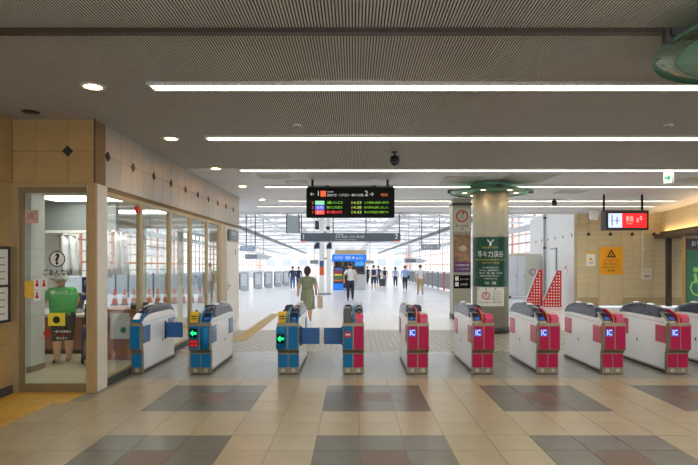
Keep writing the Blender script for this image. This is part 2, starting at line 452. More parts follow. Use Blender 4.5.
# office interior shell
offw = mat('office_wall', (214,212,204), .6)
struct(obj('wall_office', MB().box(-7.4, -7.25, YD+.3, 13.1, 0, CZ).box(-7.4, -4.285, YD+.2, YD+.3, 0, CZ), offw), 'white inner walls of the station office')
struct(obj('floor', MB().box(-7.3, XW-.06, YD-.005, 13.0, -.05, .002), mat('office_floor', (206,200,176), .35, scale=5)), 'cream vinyl floor inside the station office')
struct(obj('ceiling', MB().box(-7.3, -3.45, YD+.3, 13.1, 2.72, 2.8), mat('office_ceiling', (206,204,196), .7)), 'white ceiling inside the station office')
wb = MB().box(-7.3, -3.45, 12.95, 13.05, 0, .25).box(-7.3, -3.45, 12.95, 13.05, 2.45, 2.72)
for x in (-7.28, -6.2, -5.2, -4.3, -3.5): wb.box(x-.05, x+.05, 12.95, 13.05, .25, 2.45)
w6 = struct(obj('window_6', wb, mat('cream_frame', (214,206,184), .5)), 'glazed back wall of the office facing the platform')
obj('pane', MB().box(-7.25, -3.45, 12.99, 13.0, .25, 2.45), glass, w6)

# ---- door of the office
dr = MB()
for a in ((-4.27,-4.195,0,2.62),(-3.34,-3.325,0,2.62)): dr.box(a[0], a[1], YD-.012, YD+.1, a[2], a[3])
dr.box(-4.195, -3.34, YD-.012, YD+.1, 2.565, 2.62)
door = struct(obj('door_1', dr, gold), 'glass sliding door of the station office with printed signs')
fr = MB().box(-4.195, -4.145, YD+.01, YD+.06, .0, 2.565).box(-3.345, -3.32, YD+.01, YD+.06, .0, 2.565).box(-4.145, -3.345, YD+.01, YD+.06, 2.50, 2.565).box(-4.145, -3.345, YD+.01, YD+.06, .0, .11)
obj('door_frame', fr, mat('bronze', (150,132,100), .4, metal=.5), door)
obj('pane', MB().box(-4.145, -3.345, YD+.03, YD+.038, .11, 2.50), glass, door)
def DX(px): return (px-354)/526*YD
def DZ(py): return CAMH+(260.6-py)/526*YD
yd = YD+.026
q = MB(); q.ring((DX(56), yd, DZ(259)), .088, .102)
obj('symbol', q, txtk, door)
obj('symbol', MB().disc((DX(56), yd+.001, DZ(259)), .088), paper, door)
text('?', .19, txtk, door, (DX(56), yd-.002, DZ(259.5)), bold=.035)
text('ごあんない', .085, txtk, door, (DX(56), yd, DZ(273)), fit=.36, bold=.02)
text('Information', .04, txtk, door, (DX(56), yd, DZ(279)))
text('願いいたします', .055, txtw, door, (DX(66), yd, DZ(293)), fit=.42)
nm = obj('notice', MB().box(DX(47), DX(64), yd-.004, yd, DZ(326), DZ(313)), txty, door)
obj('symbol', MB().disc((0,0,0), .045), txtk, nm, (DX(55.5), yd-.006, DZ(320)))
obj('notice', MB().box(DX(24), DX(37), yd-.004, yd, DZ(223), DZ(210)), mat('notice_pink', (206,164,150), .6, var=.3, scale=14), door)
obj('notice', MB().box(DX(23.5), DX(33), yd-.004, yd, DZ(298), DZ(281)), mat('notice_yellow', (236,186,70), .6, var=.1, scale=14), door)
for (a, b_, c, d_) in ((33,39,279,289),(33,39,291,301),(40,46,279,289)):
    nn_ = obj('notice', MB().box(DX(a), DX(b_), yd-.004, yd, DZ(d_), DZ(c)), paper, door)
    obj('symbol', MB().disc((DX((a+b_)/2), yd-.006, DZ((c+d_)/2+1)), .022).box(DX((a+b_)/2)-.01, DX((a+b_)/2)+.01, yd-.007, yd-.0055, DZ((c+d_)/2+1), DZ((c+d_)/2-4)), txtr, nn_)
obj('notice', MB().box(DX(81), DX(87.5), yd-.004, yd, DZ(300), DZ(277)), mat('notice_navy', (36,60,110), .6), door)
text('?', .09, txtw, door, (DX(84.2), yd-.008, DZ(283)))
text('案内', .04, txtw, door, (DX(84.2), yd-.008, DZ(294)))
q = MB(); q.ring((DX(45.5), yd, DZ(333.5)), .022, .042); q.disc((DX(45.5), yd, DZ(333.5)), .014)
obj('symbol', q, txtr, door)
text('AUTO DOOR', .03, txtr, door, (DX(45.5), yd, DZ(338.7)), fit=.13)
text('一般のお客様は', .036, txtw, door, (DX(61), yd, DZ(332)), fit=.22)
text('ボタンを押してください', .032, txtr, door, (DX(61), yd, DZ(335.7)), fit=.22)
text('開きます', .034, txtw, door, (DX(61), yd, DZ(338.7)), fit=.14)

# ---- right-hand beige wall behind the gates, single tiles, door and signs on it
YR = 19.3
wr = struct(obj('wall_right', MB().box(8.2, 14.2, YR+.015, YR+.3, 0, CZ), mat('grout_pale', (180,160,122), .8)), 'beige tiled wall behind the right-hand gates')
tile_wall(wr, 8.2, 12.4, .3, CZ, .4, .2, lambda u, v: ((u, YR+.012, v), (0,0,0)), mat('wall_tile_far', (206,190,152), .4, var=.06, rnd=.04), skip=lambda u, v: (9.0 < u < 9.8 and v < 2.2), org=(8.2, 2.62), gap=.008)
diamonds(wr, [(8.6+.8*i, YR, 2.62) for i in range(4)], (0,0,0), .08)
d3 = struct(obj('door_3', MB().box(8.95, 9.86, YR-.02, YR+.05, 0, 2.22), mat('door_beige', (196,178,142), .5)), 'beige service door in the wall behind the gates')
obj('leaf', MB().box(8.99, 9.82, YR-.035, YR-.02, .01, 2.18), mat('door_beige2', (206,188,152), .5), d3)
obj('handle', MB().tube([(9.03,YR-.04,.98),(9.03,YR-.08,.98),(9.13,YR-.08,.98)], .014, 8), silver, d3)
# white side wall of the platform entrance
wtile = grid_mat('white_tiles', (226,224,220), (210,208,205), .4, .2, (1, 2), .4, .006, .03)
WA = -.149; WL = (8.2, YR+.3, 0)           # the wall runs slightly outwards
wp = struct(obj('wall_platform', MB().box(0, .3, 0, 9.0, -.4, 3.85), wtile, None, WL, (0,0,WA)), 'white tiled side wall beyond the concourse')
diamonds(wp, [(0, .3+1.4*i, 2.62) for i in range(6)], (0,0,-PI/2), .07)
d4 = struct(obj('door_4', MB().box(-.05, 0, 2.7, 3.8, -.1, 2.2), grey, None, WL, (0,0,WA)), 'grey door in the white side wall')
obj('leaf', MB().box(-.07, -.05, 2.78, 3.72, -.1, 2.13), white, d4)
obj('handle', MB().tube([(-.07,2.88,.95),(-.12,2.88,.95),(-.12,3.0,.95)], .014, 8), dark, d4)

# soffit above the toilet entrance
wo = MB().prism([(11.27,YR),(9.12,10.8),(14.2,10.8),(14.2,YR)], 2.6, CZ, 'z')
struct(obj('wall_soffit', wo, mat('soffit_beige', (222,204,164), .5)), 'beige overhanging wall above the toilet entrance')
struct(obj('trim_5', MB().prism([(11.0,YR-.01),(8.87,10.79),(14.2,10.79),(14.2,YR-.01)], 2.46, 2.6, 'z'), brownrail), 'dark brown band below the overhang')
struct(obj('trim_6', MB().box(11.28, 11.42, 18.9, 19.05, 0, 2.46), brownrail), 'dark brown post at the toilet entrance')
struct(obj('wall_entrance', MB().box(10.72, 14, 17.0, 17.2, 0, 2.46), walltile), 'beige wall carrying the green toilet sign')
struct(obj('wall_far_right', MB().box(13.9, 14.2, -5, 11, 0, CZ), walltile), 'beige wall far to the right')

# ================================================================ CEILING FIXTURES
def light_strip(y, x0, x1, wd, lab):
    t = thing('ceiling_light', lab, 'light', (0, y, CZ))
    f = MB().box(x0-.03, x1+.03, -wd/2-.02, -wd/2, -.03, .004).box(x0-.03, x1+.03, wd/2, wd/2+.02, -.03, .004).box(x0-.03, x0, -wd/2, wd/2, -.03, .004).box(x1, x1+.03, -wd/2, wd/2, -.03, .004)
    obj('frame', f, mat('lamp_frame', (206,204,196), .4), t)
    x = x0
    while x < x1-.05:
        xe = min(x+1.25, x1)
        obj('diffuser', MB().box(x+.004, xe-.004, -wd/2, wd/2, -.012, .0), L_strip, t); x = xe
strips = [(0.4,-2.1,8.5,'long ceiling light strip above the viewer'), (2.9,-2.1,8.5,'long ceiling light strip just behind the top edge of the view'),
    (5.30,-2.03,8.7,'nearest long ceiling light strip in view'), (7.54,-2.1,8.0,'second long ceiling light strip, above the ticket gates'),
    (10.19,-2.2,8.2,'third long ceiling light strip, behind the black dome camera'), (12.45,-2.1,8.8,'fourth ceiling light strip, just behind the departure board'),
    (15.4,-2.2,9.4,'fifth ceiling light strip, behind the round column'), (16.9,-3.1,9.6,'last ceiling light strip before the platform')]
for y, x0, x1, lab in strips: light_strip(y, x0, x1, .16, lab)

def downlight(x, y, lab, spot=True, group=None):
    t = thing('downlight', lab, 'light', (x, y, CZ), group=group)
    obj('ring', MB().lathe([(.085,.004),(.085,-.008),(.12,-.012),(.125,.004)], 24, caps=False), white, t)
    obj('bulb', MB().lathe([(0.001,-.004),(.084,-.004)], 20), L_down, t)
    if spot:
        sp = bpy.data.lights.new('downlight_beam', 'SPOT'); sp.energy = SPOT; sp.color = (1, .88, .7); sp.spot_size = 1.9; sp.spot_blend = .6; sp.shadow_soft_size = .06
        so = link('beam', sp, t, (0, 0, -.03))
nthw = ['nearest', 'second', 'third', 'fourth', 'fifth', 'sixth']
for i, y in enumerate((5.34, 7.62, 10.1, 12.5, 15.2)):
    downlight(-2.65, y, nthw[i]+' round downlight in the row along the left wall')

sp_ = thing('ceiling_speaker', 'dark round ceiling speaker above the office door', 'speaker', (-3.84, 6.25, CZ))
obj('grille', MB().lathe([(.001,-.012),(.07,-.012),(.09,.0)], 20), dark, sp_)
obj('rim', MB().lathe([(.085,.002),(.09,-.008),(.105,.002)], 20, caps=False), darkgrey, sp_)
for x, y, lab in ((-.74, 6.86, 'small white smoke detector left of the ceiling centre'), (4.1, 6.86, 'small white smoke detector at the right of the ribbed ceiling')):
    t = thing('smoke_detector', lab, 'detector', (x, y, CZ))
    obj('base', MB().lathe([(.001,-.012),(.055,-.012),(.06,.002)], 16), white, t)
    obj('sensor', MB().lathe([(.001,-.03),(.022,-.03),(.03,-.012)], 12), grey, t)
def dome_camera(x, y, drop, lab):
    t = thing('dome_camera', lab, 'camera', (x, y, CZ))
    obj('stem', MB().lathe([(.05,.002),(.05,-.015),(.018,-.02),(.018,-drop)], 12), darkgrey, t)
    obj('housing', MB().lathe([(.018,-drop+.02),(.07,-drop),(.078,-drop-.05),(.078,-drop-.07)], 18), dark, t)
    obj('dome', MB().lathe([(.078,-drop-.07),(.07,-drop-.11),(.045,-drop-.14),(.001,-drop-.152)], 18), screen_dk, t)
dome_camera(.66, 8.55, .08, 'black dome camera hanging above the middle gates')
dome_camera(5.75, 15.1, .06, 'black dome camera hanging behind the round column')

t = thing('wall_washer', 'warm linear wall washer lying on the brown ledge below the overhanging wall', 'light', (0, 0, 2.6))
wa, wb_ = Vector((11.08, 18.9, .02)), Vector((9.06, 10.95, .02))
obj('channel', MB().bar(wa+Vector((0,0,-.004)), wb_+Vector((0,0,-.004)), .09, .03), white, t)
obj('diffuser', MB().bar(wa+Vector((0,0,.016)), wb_+Vector((0,0,.016)), .06, .01), emit_mat('washer_lamp', (255,214,156), 19), t)
obj('lip', MB().bar(wa+Vector((-.075,0,.02)), wb_+Vector((-.075,0,.02)), .015, .08), brownrail, t)
# white spot lamp (right, near back wall)
t = thing('ceiling_projector', 'white wedge-shaped speaker hanging before the beige back wall', 'speaker', (8.35, 18.3, CZ))
obj('body', MB().prism([(-.12,-.05),(.12,-.05),(.12,-.3),(-.02,-.36)], -.13, .13, 'x', bev=.01), white, t)
obj('bracket', MB().box(-.02,.02,-.02,.02,-.06,.002), white, t)

# exit sign
t = thing('exit_sign', 'small green and white exit sign hanging from the ceiling', 'sign', (6.13, 10.25, CZ), -1.15)
obj('box', MB().box(-.09,.09,-.03,.03,-.27,-.03, bev=.006), white, t)
obj('rod', MB().box(-.015,.015,-.01,.01,-.04,.002), grey, t)
obj('face', MB().box(-.08,.08,-.034,-.031,-.26,-.04), emit_mat('exit_white', (215,238,230), .45), t)
ar = MB().box(-.06,.02,-.038,-.035,-.175,-.135).poly([(.01,-.038,-.08),(.01,-.038,-.23),(.072,-.038,-.155)])
obj('arrow', ar, L_exit, t, fix=False)

# ---- departure board
t = thing('departure_board', 'black hanging LED departure board with coloured train rows', 'sign', (-.05, 11.5, 0))
BX0, BX1, BZ0, BZ1 = -.985, .93, 2.59, 3.235
obj('case', MB().box(BX0, BX1, -.1, .1, BZ0, BZ1, bev=.012), ledk, t)
obj('cap', MB().box(BX0+.02, BX1-.02, -.085, .085, BZ1, BZ1+.03).box(BX0+.4, BX0+.5, -.06, .06, BZ1+.03, BZ1+.05).box(BX1-.5, BX1-.4, -.06, .06, BZ1+.03, BZ1+.05), dark, t)
for x in (-.86, .78): obj('rod', MB().tube([(x,0,BZ1+.02),(x,0,CZ+.005)], .025, 10), dark, t)
yb = -.106
def BXf(px): return (px-300)/6.98*0+((300+px/6.98)-354)/526*11.5+.05
def BZf(py): return CAMH+(260.6-(182+py/6.98))/526*11.5-.005
def btext(s, px, py, size, m, align='LEFT', fit=None): return text(s, size, m, t, (BXf(px), yb, BZf(py)), align=align, fit=fit)
btext('←', 70, 88, .12, L_white); btext('1', 118, 84, .15, L_white)
obj('line_symbol', MB().box(BXf(145), BXf(183), yb-.001, yb+.004, BZf(104), BZf(64), bev=.002), L_orange, t)
btext('大井町線', 190, 72, .035, L_white); btext('自由が丘・二子玉川・溝の口方面', 190, 95, .06, L_white, fit=.78)
btext('2', 450, 84, .16, L_white); btext('→', 480, 88, .12, L_white)
btext('時刻', 562, 94, .075, L_orange)
for py, n_, bm_, kind, dest, tm, msg, cm in ((147,'2',L_gblock,'各停','溝の口','14:33','この電車は各駅に停まり',L_green), (180,'2',L_bblock,'各停','溝の口方面行','14:38','前の駅を出発しました。',L_green), (213,'1',L_red,'急行','急行溝の口行','14:43','溝の口方面急行電車です',L_red)):
    btext(n_, 84, py, .085, L_orange)
    obj('kind_block', MB().box(BXf(108), BXf(172), yb+.002, yb+.006, BZf(py+14), BZf(py-14)), bm_, t)
    text(kind, .07, L_white, t, (BXf(140), yb-.002, BZf(py)))
    btext(dest, 186, py, .065, cm, fit=.34); btext(tm, 354, py, .085, L_lime, fit=.21); btext(msg, 446, py, .055, L_green, fit=.53)

# ---- red information screen on the right
t = thing('information_screen', 'hanging screen with a red and white picture on the right', 'screen', (0, 13.96, 0))
def RX(px): return (px-354)/526*13.96
def RZ(py): return CAMH+(260.6-py)/526*13.96
obj('case', MB().box(RX(605.5), RX(648.5), -.02, .28, RZ(230), RZ(210.2), bev=.015), dark, t)
for px in (604.5+1.5, 644.5): obj('rod', MB().tube([(RX(px),.12,RZ(211)),(RX(px),.12,CZ+.004)], .03, 10), dark, t)
obj('picture', MB().box(RX(608), RX(621.5), -.026, -.02, RZ(227.6), RZ(213.5)), L_screen_pale, t)
obj('picture', MB().box(RX(621.5), RX(646), -.026, -.02, RZ(227.6), RZ(213.5)), L_screen_red, t)
text('乗換', .17, L_white, t, (RX(629), -.03, RZ(219.3)), fit=.2)
text('Transfer', .05, L_white, t, (RX(629), -.03, RZ(223.6)))
m_ = MB()
for dx, dz in ((0,0),(.09,.06)):
    m_.ring((RX(637)+dx, -.03, RZ(221)+dz), .02, .034).disc((RX(637)+dx, -.03, RZ(221)+dz+.06), .02)
obj('symbol', m_, L_white, t)
obj('symbol', MB().box(RX(611), RX(612), -.03,-.0262, RZ(226), RZ(215)).box(RX(616), RX(617), -.03,-.0262, RZ(224), RZ(217)).box(RX(610), RX(620), -.03,-.0262, RZ(221), RZ(220.4)), mat('map_line', (120,130,190), .5), t)

# ================================================================ COLUMNS
colm = mat('column_steel', (168,168,158), .5, metal=.0, var=.03, scale=2)
def disc_column(cx, cy, lab, R=.41):
    t = thing('round_column', lab, 'column', (cx, cy, 0))
    obj('shaft', MB().lathe([(R,0),(R,CZ+.004)], 48), colm, t)
    obj('foot_ring', MB().lathe([(R+.012,0),(R+.012,.12),(R,.13)], 48), darkgrey, t)
    obj('seam', MB().lathe([(R+.002,2.21),(R+.004,2.215),(R+.004,2.23),(R+.002,2.235)], 48), silver, t)
    # ring canopy of green glass with a metal rim
    obj('canopy', MB().lathe([(R+.02,3.24),(.78,3.24),(.78,3.255),(R+.02,3.255)], 56, caps=False), mat('canopy_green', (112,182,146), .35), t)
    obj('glass_rim', MB().lathe([(.78,3.235),(.94,3.235),(.94,3.25),(.78,3.25),(.78,3.235)], 56, caps=False), glassg, t)
    obj('rim_edge', MB().lathe([(.938,3.230),(.95,3.230),(.95,3.255),(.938,3.255),(.938,3.230)], 56, caps=False), mat('rim_green', (96,140,118), .3), t)
    obj('collar', MB().lathe([(R+.004,3.36),(R+.06,3.36),(R+.06,CZ+.002)], 48, caps=False), mat('canopy_green2', (120,186,150), .4), t)
    for k in range(4):
        a = k*PI/2
        c_, s_ = math.cos(a), math.sin(a)
        b = MB().bar((c_*.40, s_*.40, 3.30), (c_*.97, s_*.97, 3.285), .10, .05).bar((c_*.95, s_*.95, 3.225), (c_*.95, s_*.95, 3.31), .10, .05)
        obj('bracket', b, darkgrey, t)
    for k in range(6):
        a = PI/2*0+k*PI/3
        c_, s_ = math.cos(a)*.6, math.sin(a)*.6
        l = obj('lamp', MB().lathe([(.001,-.006),(.06,-.006)], 16, (c_, s_, 3.24)), L_down, t)
        obj('lamp_ring', MB().lathe([(.06,-.002),(.065,-.012),(.085,-.012),(.09,.0)], 16, (c_, s_, 3.24), caps=False), silver, l)
        sp = bpy.data.lights.new('column_beam', 'SPOT'); sp.energy = SPOT*.3; sp.color = (1, .8, .5); sp.spot_size = 1.5; sp.spot_blend = .5; sp.shadow_soft_size = .05
        link('beam', sp, t, (c_*.93, s_*.93, 3.2))
    return t
CX, CY = 3.19, 12.3
c1 = disc_column(CX, CY, 'round steel column with green poster and lit green ring behind the gates')
disc_column(3.24, 3.80, 'near round column with green lit ring at the upper right edge')

def on_col(name, z0, z1, half, m, parent=None, R=.41, off=.006, cx=CX, cy=CY, ang=0):
    """a sheet wrapped round the column, centred towards the camera"""
    n = 16; v = []
    for i in range(n+1):
        a = -PI/2+ang-half+2*half*i/n
        for r in (R+.001, R+off):
            for z in (z0, z1): v.append((r*math.cos(a), r*math.sin(a), z))
    f = []
    for i in range(n):
        b = 4*i
        f += [(b+2, b+6, b+7, b+3), (b+1, b+3, b+7, b+5), (b, b+4, b+6, b+2)]
    f += [(0,2,3,1), (4*n, 4*n+1, 4*n+3, 4*n+2)]
    return obj(name, MB().add(v, f), m, parent, fix=True)
ang = math.atan2(CX, CY)
ang = -(-ang)*-1   # face the camera: towards -Y turned to the left
pst = tag(on_col('poster', 1.06, 2.19, 1.28, pgreen, None, ang=ang), 'dark green poster wrapped round the column, lettered 等々力渓谷', 'poster'); pst.location = (CX, CY, 0)
Rt = .418
def ctext(s, z, size, m, fit=None, par=pst, dx=0):
    a = -PI/2+ang
    text(s, size, m, par, (Rt*math.cos(a), Rt*math.sin(a), z), rot=(PI/2, 0, ang), bend=Rt, fit=fit)
q = MB().add([(Rt*math.sin(x/Rt)*1, -Rt*math.cos(x/Rt), z) for x, z in ((-.075,2.13),(.075,2.13),(.055,2.085),(.022,2.085),(.022,1.99),(-.022,1.99),(-.022,2.085),(-.055,2.085))], [(7,2,1,0),(6,5,4,3)])
obj('emblem', q, txtw, pst, rot=(0,0,ang), fix=False)
ctext('駅から歩いて行ける', 1.945, .055, txty, .36); ctext('等々力渓谷', 1.79, .155, txtw, .62)
ctext('都会のなかの緑ゆたかな渓谷へ出かけよう', 1.67, .045, txty, .72)
ctext('ご利用ください 大井町線', 1.60, .04, txty, .42)
for i, s in enumerate(('等々力駅下車 徒歩三分', '夏でも涼しい散策路が続きます。', '不動の滝、茶屋、書院、日本庭園', '入園無料 年中開いております。', '大井町から二十分')):
    ctext(s, 1.49-.062*i, .042, txtw, (.36,.5,.56,.5,.3)[i])
ctext('協  賛', 1.14, .07, txtw, .26)
pn = tag(on_col('notice', .62, 1.045, .80, paper, None, ang=ang), 'white notice with red prohibition mark below the green poster', 'notice'); pn.location = (CX, CY, 0)
obj('header', MB().add([((Rt)*math.sin(x/Rt), -Rt*math.cos(x/Rt), z) for x, z in ((-.31,.985),(-.1,.985),(.1,.985),(.31,.985),(.31,1.035),(.1,1.035),(-.1,1.035),(-.31,1.035))], [(0,1,6,7),(1,2,5,6),(2,3,4,5)]), txtk, pn, rot=(0,0,ang))
q = MB(); q.ring((-.1, -.417, .86), .07, .09); q.bar((-.155,-.417,.915), (-.045,-.417,.805), .018, .002)
obj('symbol', q, txtr, pn, rot=(0,0,ang))
obj('symbol', MB().disc((-.1,-.416,.895), .018).bar((-.13,-.416,.83), (-.08,-.416,.885), .03, .002), txtk, pn, rot=(0,0,ang))
for i in range(4): ctext('ご注意ください', .93-.05*i, .03, txtk, .2, pn) if i > 2 else None
for i in range(5):
    a = -PI/2+ang+.42
    text('危険ですのでおやめください', .03, txtk, pn, (Rt*math.cos(a), Rt*math.sin(a), .94-.055*i), rot=(PI/2,0,ang+.42), fit=.24, bend=Rt)
ctext('駆け込み乗車はおやめください', .70, .04, txtk, .52, pn)

# square pillar behind it
px0, px1, PY = 2.82, 3.34, 15.0
t = thing('square_pillar', 'grey square pillar with stacked signs left of the round column', 'pillar', (3.08, PY+.25, 0))
obj('shaft', MB().box(-.26,.26,-.25,.25,-.03,CZ+.004, bev=.01), mat('pillar_grey', (170,166,150), .4), t)
obj('foot', MB().box(-.27,.27,-.26,.26,-.03,.12), darkgrey, t)
obj('cornice', MB().box(-.275,.275,-.265,.265,3.22,3.30), darkgrey, t)
def pillar_sign(name, lab, z0, z1, m, wd=.235):
    return tag(obj(name, MB().box(-wd, wd, -.012, -.001, z0, z1), m, None, (3.08, PY, 0)), lab, 'sign')
s1 = pillar_sign('sign', 'white sign with red no-rushing mark high on the square pillar', 2.48, 3.14, mat('sign_offwhite', (206,202,190), .5))
q = MB().ring((0,-.015,2.92), .135, .175).bar((-.11,-.015,3.03), (.11,-.015,2.81), .035, .002); obj('symbol', q, txtr, s1)
obj('symbol', MB().disc((.03,-.014,3.01), .03).bar((-.02,-.014,2.9), (.03,-.014,2.98), .06, .002).bar((-.02,-.014,2.9), (-.09,-.014,2.84), .03, .002).bar((0,-.014,2.9), (.05,-.014,2.83), .03, .002), txtk, s1)
text('駆け込み乗車', .07, txtk, s1, (0,-.015,2.64), fit=.36); text('危険', .06, txtk, s1, (0,-.015,2.55))
s2 = pillar_sign('poster', 'brown and purple picture poster on the square pillar', 1.32, 2.40, mat('poster_brown', (150,118,92), .5, var=.5, scale=5))
obj('band', MB().box(-.235,.235,-.016,-.0125,1.32,1.62), mat('poster_purple', (106,58,122), .5, var=.15, scale=9), s2)
text('大井町線の旅', .075, txtw, s2, (0,-.018,1.52), fit=.4); text('とっておきの休日', .05, txtw, s2, (0,-.018,1.41), fit=.36)
obj('picture', MB().ball((.02,-.006,2.0), .15, .012, .1), mat('poster_cream', (206,186,160), .5, var=.2), s2)
obj('picture', MB().ball((-.05,-.006,1.82), .13, .012, .08), mat('poster_tan', (176,130,96), .5, var=.2), s2)
s3 = pillar_sign('sign', 'black direction sign low on the square pillar', .86, 1.24, ledk)
obj('symbol', MB().box(-.2,-.1,-.016,-.0125,1.08,1.2).box(-.2,-.1,-.016,-.0125,.92,1.04), txtw, s3)
text('エレベーター', .065, txtw, s3, (.07,-.015,1.12), fit=.26); text('お手洗', .065, txtw, s3, (.05,-.015,.97), fit=.2)

# ================================================================ TICKET GATES
GC = {}
def gpart(name, key, build, m, parent, loc=(0,0,0)):
    k = (name, key, m.name if not isinstance(m, list) else m[0].name)
    if k not in GC: GC[k] = build().mesh(name, m, True)
    return link(name, GC[k], parent, loc)
def gate(cx, lab, left, right, side, W=.312, face='R', flaps=(), y=7.60):
    """left/right: 'p' pink or 'b' blue front panels; side: colour of the side windows; face: which half has the card reader"""
    t = thing('ticket_gate', lab, 'ticket gate', (cx, y, 0), 0, 'automatic ticket gates across the concourse')
    h = W/2; nar = W < .25; C = {'p': pink, 'b': blue}; CL = {'p': pinkl, 'b': bluel}
    gpart('plinth', W, lambda: MB().box(-h+.02, h-.02, .085, 1.5, 0, .035), dark, t)
    gpart('base_rail', W, lambda: MB().box(-h+.012, h-.012, .10, 1.5, .035, .055, bev=.003), silver, t)
    prof = [(.09,.055),(.09,.30),(.05,.40),(.05,.66),(.07,.73),(.15,.795),(.30,.84),(.60,.85),(1.25,.84),(1.42,.80),(1.47,.72),(1.475,.60),(1.46,.40),(1.44,.055)]
    gpart('body', W, lambda: MB().prism(prof, -h+.006, h-.006, 'x', bev=.012), whitebody, t)
    nose = [(.0,.365),(.0,.735),(.015,.75),(.06,.75),(.10,.72),(.10,.40),(.13,.30),(.13,.006),(.07,.006),(.07,.305),(.045,.335)]
    gpart('nose', W, lambda: MB().prism(nose, -h, h, 'x', bev=.004), gatefr, t)
    cols = [(-h+.010, h-.010, left)] if nar else [(-h+.010, -.008, left), (.008, h-.010, right)]
    for x0, x1, c in cols:
        gpart('upper_panel', (x0, x1), lambda: MB().box(x0, x1, -.006, .004, .372, .705, bev=.002), C[c], t)
        gpart('lower_panel', (x0, x1), lambda: MB().box(x0, x1, .063, .075, .095, .292, bev=.002), C[c], t)
        xm = (x0+x1)/2
        gpart('emblem', xm, lambda: MB().box(xm-.022, xm+.022, .066, .072, .03, .074).poly([(xm-.012,.0655,.042),(xm+.012,.0655,.042),(xm,.0655,.062)], 1), [mat('emblem_pale', (206,202,188), .5), txtk], t)
    # deck with reader, block and dividing fin
    sg = -1 if face == 'L' else 1        # face 'L': reader on the left half
    if nar:
        gpart('reader', 'n', lambda: MB().prism([(.02,.75),(.05,.79),(.20,.87),(.27,.86),(.27,.76)], -h+.012, h-.012, 'x', bev=.004), blue, t)
        gpart('screen', 'n', lambda: MB().prism([(.048,.798),(.19,.874),(.19,.864),(.048,.788)], -h+.025, h-.035, 'x'), screen_dk, t)
        hs = [(0, .07)]
    else:
        rx0, rx1 = (-h+.012, -.025) if face == 'L' else (.025, h-.012)
        bx0, bx1 = (.03, h-.012) if face == 'L' else (-h+.012, -.03)
        rc = {'p': silver, 'b': blue}[left if face == 'L' else right]
        gpart('reader', (rx0, rx1), lambda: MB().prism([(.02,.75),(.04,.775),(.20,.875),(.27,.88),(.27,.76)], rx0, rx1, 'x', bev=.004), rc, t)
        gpart('screen', (rx0, rx1), lambda: MB().prism([(.04,.784),(.19,.876),(.19,.866),(.04,.774)], rx0+.012, rx1-.012, 'x'), screen_dk, t)
        gpart('touch_pad', (rx0, rx1), lambda: MB().prism([(.05,.796),(.10,.827),(.10,.82),(.05,.788)], rx0+.025, rx1-.025, 'x'), padm, t)
        gpart('fin', face, lambda: MB().prism([(.01,.74),(.015,.81),(.07,.872),(.28,.928),(.62,.94),(.80,.935),(.80,.80),(.10,.74)], -.014, .018, 'x', bev=.004), C[right if face == 'L' else left], t)
        e = -.0195 if face == 'L' else .0185
        gpart('fin_edge', face, lambda: MB().prism([(.008,.74),(.013,.812),(.068,.879),(.20,.92),(.20,.91),(.076,.868),(.024,.806),(.018,.74)], e, e+.005, 'x'), yellow, t)
        hs = [(-.085, .066), (.085, .066)] if face == 'L' else [(.085, .066), (-.085, .066)]
    for i, (hx, hw) in enumerate(hs):
        ya = .23 if i == 0 else .70
        def hood():
            mb_ = MB(); st = [(ya,.80,.86),(ya+.05,.80,.915),(ya+.18,.80,.965),(.80,.80,.988),(1.10,.80,.968),(1.32,.79,.925),(1.45,.77,.845)]
            if i: st = [(a, b_, c_-.04) for a, b_, c_ in st]
            V_ = []; F_ = []; n_ = 10
            for (yy, zb, zt) in st:
                for k in range(n_+1):
                    a = PI*k/n_; ca = math.cos(a); V_.append((hx-hw*math.copysign(abs(ca)**.6, ca), yy, zb+(zt-zb)*abs(math.sin(a))**.5))
            for r in range(len(st)-1):
                for k in range(n_): F_.append((r*(n_+1)+k, (r+1)*(n_+1)+k, (r+1)*(n_+1)+k+1, r*(n_+1)+k+1))
            F_.append(tuple(range(n_+1))); F_.append(tuple((len(st)-1)*(n_+1)+k for k in range(n_+1)))
            return mb_.add(V_, F_, 0, True)
        gpart('hood', (i, hx, face, W), hood, hoodm, t)
        if i == 0:
            for yy, zz in ((.62,.972), (1.02,.968)):
                gpart('sensor_cap', (hx, yy), lambda: MB().ball((hx, yy, zz), .045, .09, .022, 12, 6), whitebody, t)
    if not nar:   # block opposite the reader
        bc = C[right if face == 'L' else left]
        if left == 'b' and right == 'b':
            gpart('notice_box', face, lambda: MB().prism([(.03,.75),(.03,.88),(.07,.91),(.12,.91),(.14,.75)], bx0, bx1, 'x', bev=.004), yellow, t)
            gpart('notice_print', face, lambda: MB().box(bx0+.02, bx1-.02, .027, .03, .80, .815).box(bx0+.02, bx1-.02, .027, .03, .835, .85), txtk, t)
            gpart('notice_mark', face, lambda: MB().prism([(bx0+.06,.905),(bx1-.01,.905),(bx1-.03,.945)], .08, .095, 'y'), mat('purple_mark', (70,60,150), .5), t)
        elif left == 'b':
            gpart('card_slot_box', face, lambda: MB().prism([(.03,.75),(.03,.90),(.10,.955),(.34,.96),(.34,.75)], -h+.012, -.03, 'x', bev=.006), mat('charcoal', (70,72,66), .35), t)
        if right == 'p' or left == 'p':
            p0, p1 = (.03, h-.012)
            gpart('ticket_block', 'pk', lambda: MB().prism([(.02,.75),(.02,.82),(.08,.865),(.22,.875),(.24,.75)], p0, p1, 'x', bev=.004), mat('ticket_pink', (214,62,104), .3, coat=.3), t)
